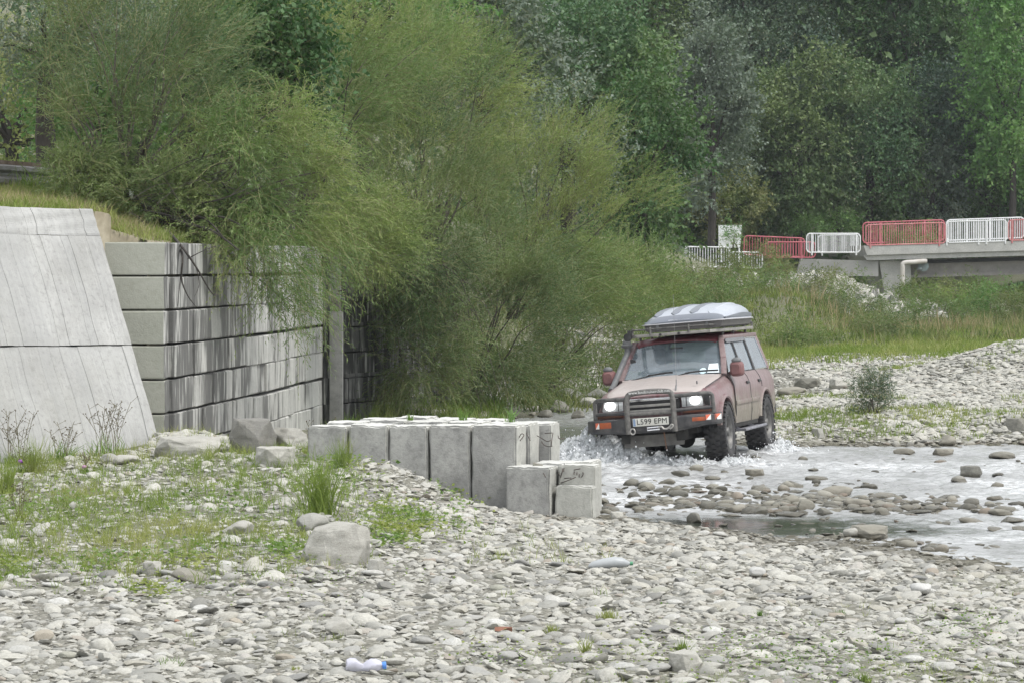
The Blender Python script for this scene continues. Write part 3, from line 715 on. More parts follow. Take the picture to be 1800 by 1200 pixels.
panel(1517, 1660, S_(1517)-2, S_(1660)-3, 36, PAINT_R2, 30, 7.2, posts=(1548, 1625))
panel(1664, 1800, S_(1664)-3, S_(1800)-4, 36, PAINT_W, 34, 7.2, posts=(1700, 1740))
panel(1803, 1990, S_(1803)-4, S_(1990)-5, 36, PAINT_R, 34, 7.2, posts=(1850,))
def fence(label, x0, x1, yt0, yt1, h, m, nb, d, posts, name='railing', grp=None):
    r = empty(name, tuple(PX((x0+x1)/2, yt0+h, d))); tag(r, label, 'railing', grp)
    panel(x0, x1, yt0, yt1, h, m, nb, parent=r, posts=posts, d=d, name='railing_frame'); return r
fence('bright white tubular railing panel standing just before the red bridge railing', 1418, 1512, 411, 411, 33, PAINT_W, 24, 149.6, (1427, 1505))
fence('second white railing seen through the bars of the bright white panel', 1438, 1508, 414, 413, 31, PAINT_W, 22, 156, (1445,))
fence('long pinkish red railing with a straight top bar beyond the scrub', 1308, 1414, 415, 419, 33, PAINT_R2, 22, 152, (1407,))
fence('lower pinkish red railing crossing in front of the long red one', 1345, 1433, 426, 426, 27, PAINT_R2, 18, 151, (1409,))
fence('grey-white railing overgrown by twigs, the one by the big willow', 1198, 1282, 434, 435, 35, PAINT_W, 18, 146, (1206, 1282))
fence('short low white railing half buried in yellow-green twigs', 1284, 1340, 443, 444, 28, PAINT_W, 12, 146, (1286,))
# white board half hidden by twigs
mb = MB(); p = [Vector(PX(1263, 396, 148)), Vector(PX(1304, 396, 148)), Vector(PX(1301, 436, 148)), Vector(PX(1263, 436, 148))]; mb.prism(p, (0, .06, 0))
nb_ = empty('white_board', tuple(PX(1283, 440, 148))); tag(nb_, 'white board half hidden by leafy twigs behind the overgrown white railing', 'board')
rpart(mb, 'board_face', simple('chalky_white', (.80, .81, .82), (.62, .64, .65), 5, .7, mode='world'), nb_)
mb = MB(); mb.tube([Vector(PX(1268, 396, 148.1)), Vector(PX(1268, 462, 148.1))], .05, 8); mb.tube([Vector(PX(1299, 396, 148.1)), Vector(PX(1299, 462, 148.1))], .05, 8); rpart(mb, 'board_post', PAINT_W, nb_)
# ------------------------------------------------------------------ stones
def rock_mesh(name, seed, sub=3, planes=9, flat=.5, elong=1.0, m=STONE, rough=.03, cut=(.55, .95)):
    r = random.Random(seed); bm = bmesh.new(); bmesh.ops.create_icosphere(bm, subdivisions=sub, radius=1)
    ps = []
    for k in range(planes):
        v = Vector((r.gauss(0, 1), r.gauss(0, 1), r.gauss(0, 1))).normalized(); ps.append((v, r.uniform(*cut)))
    for v in bm.verts:
        d = v.co.normalized(); L = 1.
        for n_, h in ps:
            q = d.dot(n_)
            if q > 0: L = min(L, h/q)
        L *= 1+rough*mnoise.noise(d*2.2+Vector((seed, 0, 0)))*2+rough*.5*mnoise.noise(d*6+Vector((0, seed, 0)))
        v.co = d*L
    for v in bm.verts: v.co = Vector((v.co.x*elong, v.co.y, v.co.z*flat))
    bmesh.ops.smooth_vert(bm, verts=bm.verts, factor=.12, use_axis_x=True, use_axis_y=True, use_axis_z=True)
    me = bpy.data.meshes.new(name); bm.to_mesh(me); bm.free(); me.materials.append(m)
    me.polygons.foreach_set('use_smooth', [True]*len(me.polygons)); me.set_sharp_from_angle(angle=rad(42))
    return me
protoS = [rock_mesh('cobble_shape', 100+k, sub=2, planes=7+k % 5, flat=[.40, .52, .30, .58, .36, .46, .26, .66, .42, .32][k % 10], elong=[1.25, 1.0, 1.4, 1.1, 1.3, 1.5, 1.15, 1.0, 1.35, 1.2][k % 10], cut=(.52, .97)) for k in range(14)]
pcol = bpy.data.collections.new('cobble_shapes')
for k, me in enumerate(protoS):
    ob = bpy.data.objects.new('cobble_shape', me); pcol.objects.link(ob)
def scatter(name, pts, scl, rot, idx, coll, kind='stuff'):
    me = bpy.data.meshes.new(name); n = len(pts); me.vertices.add(n); me.vertices.foreach_set('co', np.asarray(pts, np.float32).ravel())
    for nm, typ, arr, key in (('scl', 'FLOAT_VECTOR', scl, 'vector'), ('rot', 'FLOAT_VECTOR', rot, 'vector'), ('pick', 'INT', idx, 'value')):
        a = me.attributes.new(nm, typ, 'POINT'); a.data.foreach_set(key, np.asarray(arr, np.int32 if typ == 'INT' else np.float32).ravel())
    me.update(); o = link(name, me)
    ng = bpy.data.node_groups.new(name+'_nodes', 'GeometryNodeTree')
    ng.interface.new_socket('Geometry', in_out='INPUT', socket_type='NodeSocketGeometry'); ng.interface.new_socket('Geometry', in_out='OUTPUT', socket_type='NodeSocketGeometry')
    N = ng.nodes; L = ng.links
    gi = N.new('NodeGroupInput'); go = N.new('NodeGroupOutput'); ip = N.new('GeometryNodeInstanceOnPoints'); ci = N.new('GeometryNodeCollectionInfo')
    ci.inputs['Collection'].default_value = coll; ci.inputs['Separate Children'].default_value = True; ci.inputs['Reset Children'].default_value = True
    def na(nm, dt):
        x = N.new('GeometryNodeInputNamedAttribute'); x.data_type = dt; x.inputs['Name'].default_value = nm; return x.outputs['Attribute']
    L.new(gi.outputs[0], ip.inputs['Points']); L.new(ci.outputs[0], ip.inputs['Instance']); ip.inputs['Pick Instance'].default_value = True
    L.new(na('pick', 'INT'), ip.inputs['Instance Index']); L.new(na('scl', 'FLOAT_VECTOR'), ip.inputs['Scale'])
    e2r = N.new('FunctionNodeEulerToRotation'); L.new(na('rot', 'FLOAT_VECTOR'), e2r.inputs[0]); L.new(e2r.outputs[0], ip.inputs['Rotation'])
    L.new(ip.outputs[0], go.inputs[0])
    md = o.modifiers.new('scatter', 'NODES'); md.node_group = ng
    tag(o, kind=kind); return o
rng = np.random.default_rng(7)
P_, S__, R_ = [], [], []
def strew(n, x0, x1, y0, y1, smin, smax, zmin=-.06, vegk=.75, bias=None, dens=None, wk=1.3):
    y = y0+(y1-y0)*rng.random(n)
    xl = np.maximum(x0, -y*.173*wk-1.2); xr = np.minimum(x1, y*.173*wk+1.2)
    x = xl+(xr-xl)*rng.random(n)
    h = H(x, y); keep = h > zmin
    thin = np.clip((h+.02)/.08, .10, 1); keep &= rng.random(n) < thin
    keep &= rng.random(n) > vegk*veg_mask(x, y)
    # not inside walls
    def left_of(ax, ay, bx, by): return ((bx-ax)*(y-ay)-(by-ay)*(x-ax)) > 0
    keep &= ~((y > 36) & (x < -4.4)); keep &= ~(((x < -3.1-(50.9-y)*.107)) & (y > 38.5))
    keep &= ~((x > -2.45) & (x < .95) & (y > 33.6) & (y < 35.2))
    if dens is not None: keep &= rng.random(n) < dens(x, y)
    x, y, h = x[keep], y[keep], h[keep]; m = len(x)
    s = smin*(smax/smin)**(rng.random(m)**2.0)
    zs = rng.uniform(.7, 1.25, m)
    P_.append(np.c_[x, y, h+s*.10*rng.uniform(-.6, 1.6, m)]); S__.append(np.c_[s, s*rng.uniform(.75, 1.1, m), s*zs])
    R_.append(np.c_[rng.normal(0, .22, m), rng.normal(0, .22, m), rng.uniform(0, 6.28, m)])
strew(80000, -9, 10, 13.5, 34.5, .010, .060)
strew(5500, -9, 9, 13.5, 34.5, .04, .11)
strew(9000, -7, 1, 31, 46, .02, .09, wk=1.0)
strew(38000, 1.5, 18, 44.3, 60, .018, .085)
strew(30000, 1.5, 21, 54, 76, .022, .10, vegk=.9)
strew(9000, 6.5, 16, 57, 66, .05, .12, vegk=.2)
strew(4500, 6, 13, 46, 50, .03, .12, vegk=.2)
strew(1500, -1.5, 4, 53, 70, .05, .22)
strew(3500, -5.5, -2.6, 35, 38.4, .03, .10, vegk=0)
strew(2500, -4.4, -3.2, 36, 37.6, .04, .13, vegk=0)
# stones breaking the surface: shallows beyond the pool
def bar(x, y):
    d = np.zeros_like(x)
    for (px, py, rx, ry, a) in [(1450, 885, 1.1, .9, 1.), (1330, 880, 1.2, .8, .8), (1560, 888, 1.0, .7, .9), (1150, 890, 1.6, .8, .6), (1650, 895, 1.0, .5, .4), (1500, 960, .8, .4, 1.), (1190, 860, 2.0, 1.0, .25)]:
        c = GZ(px, py, 0); d += a*np.exp(-(((x-c[0])/rx)**2+((y-c[1])/ry)**2))
    return np.clip(d, .012, 1)
n = 17000; y = 28+16*rng.random(n); x = .8+(y*.19)*rng.random(n)
h = H(x, y); k = (h < .0) & (rng.random(n) < bar(x, y)*.5) & ~((x < 1.) & (y > 33.4) & (y < 35.3)); x, y, h = x[k], y[k], h[k]; m = len(x)
s = .035*(.15/.035)**(rng.random(m)**1.7)
pcolw = bpy.data.collections.new('wet_cobble_shapes')
for me in protoS:
    m_ = me.copy(); m_.materials.clear(); m_.materials.append(STONE_W); pcolw.objects.link(bpy.data.objects.new('wet_cobble_shape', m_))
scatter('stream_stones', np.c_[x, y, s*.12*rng.uniform(-1, 1.6, m)], np.c_[s, s*.85, s*rng.uniform(.8, 1.3, m)], np.c_[rng.normal(0, .15, m), rng.normal(0, .15, m), rng.uniform(0, 6.28, m)], rng.integers(0, 14, m), pcolw)
P_ = np.concatenate(P_); S__ = np.concatenate(S__); R_ = np.concatenate(R_)
scatter('gravel', P_, S__, R_, rng.integers(0, 14, len(P_)), pcol)

LM = [('the angular boulder', GZ(585, 985, .36)), ('the crushed bottle', GZ(650, 1190, .34)), ('the low wall', GZ(860, 905, .1)), ('the still pool', GZ(1300, 935, .05)), ('the sloping wall', GZ(150, 815, .42)),
      ('the lone grass tuft', GZ(1068, 1080, .3)), ('the whitish bottle', GZ(1070, 993, .25)), ('the tall grass clump', GZ(562, 905, .45)), ('the white-veined rock', GZ(1620, 1038, .2)), ('the blunt boulder', GZ(1205, 1180, .3)), ('the curled dry leaf', GZ(885, 1128, .3))]
def lowst(seed, **k): return rock_mesh('stone', seed, sub=3, **k)
def stone_thing(me, x, y, z, s, rz, label, cat='stone', name='stone', group=None, tilt=(0, 0), sc=None):
    o = bpy.data.objects.new(name, me); COL.objects.link(o); o.location = (float(x), float(y), float(z))
    o.scale = sc if sc else (s, s, s); o.rotation_euler = (tilt[0], tilt[1], rz); tag(o, label, cat, group); return o
# named boulders: px, py of the foot, width px, height px, seed, material, label
big = [
 (585, 990, 112, 70, 1, ROCK, 'big angular pale boulder with a chipped corner, largest on the gravel bar', dict(planes=7, cut=(.45, .75), rough=.02)),
 (548, 938, 56, 34, 2, ROCK, 'rounded tan boulder just behind the big angular one', dict(planes=8)),
 (483, 820, 76, 38, 3, ROCK, 'pale rounded boulder by the end of the low block wall', dict(planes=9)),
 (440, 793, 88, 64, 4, ROCK_D, 'dark rough boulder leaning on the foot of the block wall', dict(planes=9, rough=.06)),
 (330, 800, 120, 34, 5, ROCK, 'long rubble-covered slab of pale rock below the wall corner', dict(planes=8, rough=.08)),
 (505, 785, 80, 40, 6, ROCK, 'crusty pale lump between dark boulder and low wall', dict(planes=8, rough=.08)),
 (190, 815, 36, 18, 7, ROCK, 'small round pale boulder at the foot of the sloping wall', dict(planes=8)),
 (218, 816, 48, 20, 8, ROCK, 'low wide pale boulder beside the small round one at the wall foot', dict(planes=8)),
 (330, 1022, 56, 24, 9, ROCK_W, 'grey-brown boulder with flat side below the weeds', dict(planes=8)),
 (265, 1010, 38, 26, 10, ROCK, 'pointed pale stone near the grey-brown boulder', dict(planes=5, flat=.8)),
 (597, 1118, 56, 32, 11, ROCK, 'rounded mottled grey boulder above the crushed bottle', dict(planes=9)),
 (420, 942, 60, 26, 12, ROCK, 'pale domed stone among the grass left of big boulder', dict(planes=8)),
 (1205, 1180, 66, 36, 13, ROCK, 'pale blunt boulder in the near gravel with flat top', dict(planes=7)),
 (660, 1010, 32, 30, 14, ROCK, 'upright brown-tinted stone right of the big boulder', dict(planes=6, flat=.9)),
 (1085, 915, 26, 18, 15, ROCK, 'square yellowish block of stone at the low wall corner', dict(planes=6, flat=.8, cut=(.6, .7))),
 (1222, 921, 30, 20, 16, ROCK_W, 'brown rounded stone standing in the still pool edge', dict(planes=8, flat=.8)),
 (1532, 946, 72, 24, 17, ROCK_W, 'dark jagged ridge of stone at the water line beyond the pool', dict(planes=5, flat=.55)),
 (1500, 944, 36, 20, 18, ROCK, 'blunt pale stone against the dark jagged one', dict(planes=8)),
 (1706, 842, 44, 26, 19, ROCK_W, 'dark humped boulder alone in the bright rapids', dict(planes=7, flat=.7)),
 (1690, 850, 30, 14, 20, ROCK, 'low pale rock tucked before the dark humped boulder', dict(planes=8)),
 (1328, 839, 36, 16, 21, ROCK_W, 'boxy brown boulder in mid stream', dict(planes=6, flat=.6)),
 (1436, 846, 36, 12, 22, ROCK_W, 'low flat boulder in mid stream past the boxy one', dict(planes=7)),
 (1592, 800, 40, 12, 23, ROCK_W, 'wide wet boulder near the far bank, first of a pair', dict(planes=7)),
 (1660, 802, 36, 15, 24, ROCK_W, 'peaked wet boulder near the far bank, second of a pair', dict(planes=6, flat=.6)),
 (1765, 808, 44, 14, 25, ROCK_W, 'long low wet boulder by the frame edge near the far bank', dict(planes=7)),
 (1780, 922, 44, 16, 26, ROCK_W, 'dark flat-bottomed boulder in the lower rapids', dict(planes=7)),
 (1293, 903, 50, 18, 27, ROCK_W, 'long smooth grey boulder at the head of the pool', dict(planes=8)),
 (1414, 900, 38, 22, 28, ROCK_W, 'rounded grey boulder in the middle of the stone bar', dict(planes=8, flat=.6)),
 (1390, 890, 34, 20, 29, ROCK_W, 'light grey boulder behind the rounded one on the stone bar', dict(planes=8, flat=.6)),
 (1392, 910, 50, 13, 30, ROCK_W, 'flat olive-grey boulder at the pool side of the stone bar', dict(planes=8)),
 (1508, 894, 42, 22, 31, ROCK_W, 'tall grey boulder toward the far end of the stone bar', dict(planes=8, flat=.6)),
 (1450, 908, 34, 16, 32, ROCK_W, 'round tan-grey boulder low on the stone bar', dict(planes=8)),
 (1640, 902, 36, 12, 33, ROCK_W, 'reddish brown boulder at the end of the stone bar', dict(planes=8)),
 (1597, 900, 32, 13, 34, ROCK_W, 'dark cracked boulder beside the reddish brown one', dict(planes=6)),
 (1475, 872, 54, 17, 35, ROCK_W, 'broad grey boulder behind the stone bar', dict(planes=8)),
 (1194, 876, 40, 14, 36, ROCK_W, 'boulder in the shallows straight past the low wall', dict(planes=7)),
 (1195, 839, 34, 12, 37, ROCK_W, 'small brown boulder before the car in the stream', dict(planes=7)),
 (1173, 853, 28, 12, 38, ROCK_W, 'pale boulder in the shallows near the low wall step', dict(planes=7)),
 (1556, 878, 60, 11, 39, ROCK_W, 'long low wet slab beyond the stone bar', dict(planes=6, flat=.35)),
 (1750, 880, 26, 10, 40, ROCK_W, 'small flat boulder in the rapids by the frame edge', dict(planes=7)),
 (1420, 682, 52, 20, 41, ROCK_W, 'brown hump-shaped boulder on the far gravel', dict(planes=7, flat=.55)),
 (1477, 685, 44, 22, 42, ROCK, 'pale squarish boulder on the far gravel beside the brown hump', dict(planes=6, flat=.7)),
 (1395, 694, 50, 14, 43, ROCK_W, 'flat brown slab lying below the hump on far gravel', dict(planes=6, flat=.4)),
 (1517, 690, 22, 28, 44, ROCK, 'upright pale stone behind the green bush on the far bank', dict(planes=6, flat=1.2)),
 (1665, 782, 34, 18, 45, ROCK_W, 'rounded brown boulder at the far water edge', dict(planes=8, flat=.65)),
 (1438, 768, 24, 18, 46, ROCK, 'angular tan boulder at the far bank behind the rear wheel', dict(planes=6, flat=.8)),
 (1640, 776, 26, 12, 47, ROCK, 'pale flat boulder beside the rounded brown one at far edge', dict(planes=7)),
 (982, 726, 34, 26, 48, ROCK_W, 'rounded dark boulder half under the willow at the bank', dict(planes=7, flat=.7)),
 (1000, 706, 44, 24, 49, ROCK, 'grey boulder heaped behind the dark one at the willow foot', dict(planes=8, flat=.6)),
 (1035, 718, 34, 20, 50, ROCK, 'light grey boulder next to the bent pipe-like rock', dict(planes=8, flat=.6)),
 (1050, 700, 46, 18, 51, ROCK, 'broad pale boulder behind the car bumper', dict(planes=8)),
 (1018, 737, 24, 16, 52, ROCK_W, 'wet bent rock arching out of the side channel', dict(planes=7, flat=.8)),
 (958, 735, 30, 16, 53, ROCK_W, 'low dark rock under the hanging willow twigs', dict(planes=8)),
 (1745, 770, 40, 16, 54, ROCK_W, 'dark overhanging rock in the eroded far bank', dict(planes=7)),
 (1788, 765, 36, 20, 55, ROCK_W, 'second dark rock in the eroded far bank at the frame edge', dict(planes=7)),
]
def hull_rock(name, pts, m, seed, amp=.02):
    bm = bmesh.new()
    for q_ in pts: bm.verts.new(q_)
    r_ = bmesh.ops.convex_hull(bm, input=bm.verts[:]); bmesh.ops.delete(bm, geom=[g_ for g_ in r_['geom_interior'] if isinstance(g_, bmesh.types.BMVert)], context='VERTS')
    bmesh.ops.bevel(bm, geom=bm.edges[:], offset=.018, segments=2, affect='EDGES', profile=.5)
    bmesh.ops.triangulate(bm, faces=bm.faces[:])
    for _ in range(4): bmesh.ops.subdivide_edges(bm, edges=[e for e in bm.edges if e.calc_length() > .12], cuts=1); bmesh.ops.triangulate(bm, faces=bm.faces[:])
    for v in bm.verts:
        q_ = v.co*2.6+Vector((seed, 0, 0)); v.co += mnoise.noise_vector(q_)*amp*1.4+mnoise.noise_vector(q_*3)*amp*.5+mnoise.noise_vector(q_*8)*amp*.25
    me = bpy.data.meshes.new(name); bm.to_mesh(me); bm.free(); me.materials.append(m); me.polygons.foreach_set('use_smooth', [True]*len(me.polygons)); me.set_sharp_from_angle(angle=rad(30)); return me
BIGP = [(-1, -.2, -.7), (-.80, -.45, -.2), (-.55, -.35, .72), (-.15, -.5, .62), (.35, -.55, .70), (.62, -.42, .95), (.92, -.2, .78), (1.0, -.1, .3), (.8, -.5, -.1), (.62, -.62, -.7), (-.3, -.7, -.7), (.1, -.68, -.3), (.95, .6, -.7), (.9, .7, .6), (-.5, .6, .7), (-1, .7, -.7), (.05, .2, .95)]
for (px, py, w, hh, seed, m, lab, kw) in big:
    flat = kw.pop('flat', None)
    rs9 = random.Random(seed)
    if seed == 1: me = hull_rock('boulder', BIGP, m, 1, .03)
    elif seed in (4, 5, 10, 14, 15, 17, 21, 24, 41, 42, 46, 54, 55, 19, 3, 13): me = hull_rock('boulder', [(math.cos(a)*rs9.uniform(.6, 1.05), math.sin(a)*rs9.uniform(.6, 1.05), z_) for z_, kk in ((-.8, 7), (.0, 7), (.75, 5)) for a in [6.28*(i_+rs9.random()*.6)/kk for i_ in range(kk)]], m, seed, .03)
    else: me = rock_mesh('boulder', seed, sub=4, flat=1., elong=1., m=m, **{**dict(planes=9, rough=.035, cut=(.5, .9)), **kw})
    zg = None; d = 30.
    for _ in range(12):
        q = PX(px, py, d); g = max(float(H(q[0], q[1])), -.02); d = .5*d+.5*(CZ-g)*F/(py-460)
    q = PX(px, py, d)
    sw_ = w/2/F*d*1.15; shh = hh/F*d
    # stand it behind its foot line
    stone_thing(me, q[0], d+sw_*.55, g+shh*.38, 1, 0 if seed == 1 else random.Random(seed).uniform(0, 6.28), lab, 'boulder', 'boulder', sc=(sw_, sw_*.9, shh*.66))
for (px, py, w, col, lab) in [(348, 1093, 22, (.56, .56, .53), 'small bright white stone on the near gravel'), (310, 1092, 12, (.34, .20, .14), 'little orange-brown brick fragment near the white stone'),
                           (1330, 1008, 34, (.48, .48, .46), 'white stone streaked with quartz in the open gravel'), (1620, 1038, 46, (.50, .50, .48), 'large white-veined lump of rock on the gravel to the far side')]:
    m = simple('odd_stone', col, tuple(c*.85 for c in col), 6, .8, bump=.4); me = rock_mesh('odd_stone', px, sub=3, planes=6, flat=.5, m=m)
    q = GZ(px, py, .32); g = float(H(q[0], q[1])); q = GZ(px, py, g); s = w/2/F*q[1]
    stone_thing(me, q[0], q[1], g+s*.25, s, 0, lab, 'stone', 'stone')

# the cobbles that show largest, one object each
SHADES = [('pale grey', (.56, .56, .53), (.64, .64, .61)), ('mid grey', (.40, .40, .385), (.48, .48, .46)), ('dark grey', (.24, .245, .245), (.32, .32, .315)), ('brownish', (.42, .37, .30), (.50, .45, .37)), ('whitish', (.64, .64, .61), (.72, .72, .69)), ('olive grey', (.44, .44, .37), (.50, .50, .43))]
CMAT = [stone_mat('cobble_'+nm.replace(' ', '_'), [(0, a), (1, b)]) for nm, a, b in SHADES]
cm = [rock_mesh('cobble', 300+k, sub=3, planes=6+k % 5, flat=[.40, .5, .33, .55, .38, .46][k % 6], elong=[1.25, 1.05, 1.4, 1.15, 1.3, 1.1][k % 6], cut=(.6, .97)) for k in range(12)]
cmv = {}
for k in range(12):
    for s_i in range(6):
        m_ = cm[k].copy(); m_.materials.clear(); m_.materials.append(CMAT[s_i]); cmv[k, s_i] = m_
rr = random.Random(5); placed = []; tries = 0
SHAPE = ['flat oval', 'rounded', 'thin slab-like', 'chunky', 'flattish', 'smooth']
seen = {}
while len(placed) < 232 and tries < 9000:
    tries += 1
    py = 1196-((rr.random()**.8)*270); px = rr.uniform(5, 1795)
    g = .3
    for _ in range(4): q = GZ(px, py, g); g = float(H(q[0], q[1]))
    if g < .03 or (q[1] > 33.3): continue
    w = (rr.uniform(24, 54))*(17.5/q[1])**.8
    if any(abs(px-a) < (w+c)*.52 and abs(py-b) < (w+c)*.24 for a, b, c in placed): continue
    if abs(px-583) < 90 and 930 < py < 1000 or abs(px-650) < 62 and py > 1150 or abs(px-1070) < 60 and 970 < py < 1006 or abs(px-583) < 60 and py > 1080 and py < 1125: continue
    placed.append((px, py, w)); s = w/2/F*q[1]/1.2; k = rr.randrange(12)
    si = rr.choices(range(6), (8, 7, 3, 2, 5, 3))[0]
    size = 'palm-sized' if s < .055 else ('hand-sized' if s < .075 else 'head-sized')
    NUM = ['right', 'one pace', 'two paces', 'three paces', 'four paces', 'five paces', 'six paces', 'seven paces', 'eight paces', 'nine paces', 'ten paces']
    lab = None
    for nm in sorted(LM, key=lambda L: (L[1][0]-q[0])**2+(L[1][1]-q[1])**2)[:4]:
        dx, dy = q[0]-nm[1][0], q[1]-nm[1][1]
        rel = ('to the right of' if dx > 0 else 'to the left of') if abs(dx) > abs(dy)*.6 else ('nearer than' if dy < 0 else 'beyond')
        n_ = min(10, int(math.hypot(dx, dy)/.5))
        cand = f"{SHADES[si][0]} {SHAPE[k % 6]} {size} cobble {NUM[n_]} {rel} {nm[0]}"
        if lab is None: lab = cand
        if cand not in seen: lab = cand; break
    if lab in seen: placed.pop(); continue
    seen[lab] = 1
    stone_thing(cmv[k, si], q[0], q[1], g+s*.22, s, rr.uniform(-.5, .5)+rr.choice((0, 3.14)), lab, 'cobble', 'cobble', 'cobbles lying on the gravel bar', tilt=(rr.gauss(0, .14), rr.gauss(0, .14)))

# ------------------------------------------------------------------ vegetation
def leaves_mesh(name, base, dirs, L, W, tint, rng, flatn=None):
    """one rhombus per leaf; base (n,3), dirs (n,3) unit, L, W arrays"""
    n = len(base); r = rng.normal(size=(n, 3))
    if flatn is not None: r = r*.6+np.array(flatn)
    side = np.cross(dirs, r); side /= np.linalg.norm(side, axis=1)[:, None]+1e-9
    nrm = np.cross(side, dirs)
    L = np.broadcast_to(L, (n,)); W = np.broadcast_to(W, (n,))
    mid = base+dirs*(L*.45)[:, None]
    V = np.stack([base, mid+side*(W/2)[:, None]+nrm*(W*.12)[:, None], base+dirs*L[:, None]-np.array([0, 0, .12])*L[:, None], mid-side*(W/2)[:, None]+nrm*(W*.12)[:, None]], 1)
    return V.reshape(-1, 3), np.arange(n*4).reshape(n, 4), np.repeat(tint, 4)
def leafy(name, parts, mats, parent=None, kind='stuff'):
    """parts: list of (V, Q, tint, matindex)"""
    V = np.concatenate([p[0] for p in parts]); off = 0; Qs = []; mi = []; ti = np.concatenate([p[2] for p in parts])
    for p in parts: Qs.append(p[1]+off); mi.append(np.full(len(p[1]), p[3], np.int32)); off += len(p[0])
    Qs = np.concatenate(Qs); me = new_mesh(name, V, quads=Qs)
    me.polygons.foreach_set('material_index', np.concatenate(mi))
    a = me.attributes.new('tint', 'FLOAT', 'POINT'); a.data.foreach_set('value', np.clip(ti, 0, 1).astype(np.float32))
    o = link(name, me, mats, parent); tag(o, kind=kind); return o
def unit(v): return v/(np.linalg.norm(v, axis=-1, keepdims=True)+1e-9)
def shoots(rng, cl, cr, per, L, m, ll, lw_, C, up=.6, out=.8, jit=.45, droop=.3, spread=.6, wind=(0.25, 0, 0)):
    """cl clump centres (k,3), cr clump radius; returns leaf and twig geometry"""
    k = len(cl); n = k*per
    cc = np.repeat(cl, per, 0); ctint = np.repeat(rng.random(k), per)
    b = cc+rng.normal(size=(n, 3))*cr*np.array([.55, .55, .5])
    cd = np.repeat(unit(unit(cl-C)+rng.normal(size=(k, 3))*.35), per, 0)
    d = unit(cd*out+np.array([0, 0, up])+np.array(wind)+rng.normal(size=(n, 3))*jit)
    Ls = L*rng.uniform(.55, 1.3, n)
    t = (np.arange(m)+.5)/m
    pos = b[:, None, :]+d[:, None, :]*(Ls[:, None, None]*t[None, :, None]); pos[:, :, 2] -= droop*Ls[:, None]*t[None, :]**2
    pos += rng.normal(size=pos.shape)*.006
    tang = d[:, None, :]+np.zeros_like(pos); tang = tang.copy(); tang[:, :, 2] -= 2*droop*t[None, :]
    tang = unit(tang); rn = rng.normal(size=pos.shape); perp = unit(np.cross(tang, rn))
    ld = unit(tang*(1-spread*.4)+perp*spread)
    N = n*m
    tint = (np.repeat(ctint, m)*.45+np.repeat(rng.random(n), m)*.35+rng.random(N)*.3)
    V, Q, T = leaves_mesh('x', pos.reshape(N, 3), ld.reshape(N, 3), ll*rng.uniform(.6, 1.2, N), lw_*rng.uniform(.7, 1.2, N), tint, rng)
    # the shoots' own stems, one thin strip each in two pieces
    s_ = unit(np.cross(d, rng.normal(size=(n, 3))))*.0035
    e1 = b+d*(Ls*.5)[:, None]; e1[:, 2] -= droop*Ls*.25; e2 = b+d*Ls[:, None]; e2[:, 2] -= droop*Ls
    SV = np.stack([b-s_, b+s_, e1+s_*.8, e1-s_*.8, e1-s_*.8, e1+s_*.8, e2+s_*.3, e2-s_*.3], 1).reshape(-1, 3)
    return (V, Q, T, 0), (SV, np.arange(n*8).reshape(n*2, 4), np.full(n*8, .5), 1)
def ell_clumps(rng, C, R, k, inner=.45, top=-1.):
    u = unit(rng.normal(size=(k*3, 3))); u = u[u[:, 2] > top][:k]
    r = inner+(1-inner)*rng.random(len(u))**.6
    # uneven outline
    r = r*(1+.16*np.sin(u[:, 0]*5+C[0])*np.cos(u[:, 2]*6+C[1]))
    return np.array(C)+u*r[:, None]*np.array(R)
def limbs(mb, base, targets, r0, rs, n=6, bend=.25):
    base = Vector(base)
    for tgt in targets:
        tgt = Vector(tgt); v = tgt-base; mid = base+v*.45+Vector((rs.uniform(-1, 1), rs.uniform(-1, 1), rs.uniform(.2, 1)))*v.length*bend*.4
        st = base+Vector((rs.uniform(-.12, .12), rs.uniform(-.1, .1), 0))
        pts = smooth_path([st, st.lerp(mid, .5)+Vector((rs.uniform(-.05, .05), 0, 0)), mid, mid.lerp(tgt, .55)+Vector((rs.uniform(-.1, .1), rs.uniform(-.1, .1), .05)), tgt], 3)
        rr_ = [r0*(1-.88*i/(len(pts)-1)) for i in range(len(pts))]
        mb.tube(pts, rr_, n, caps=False)
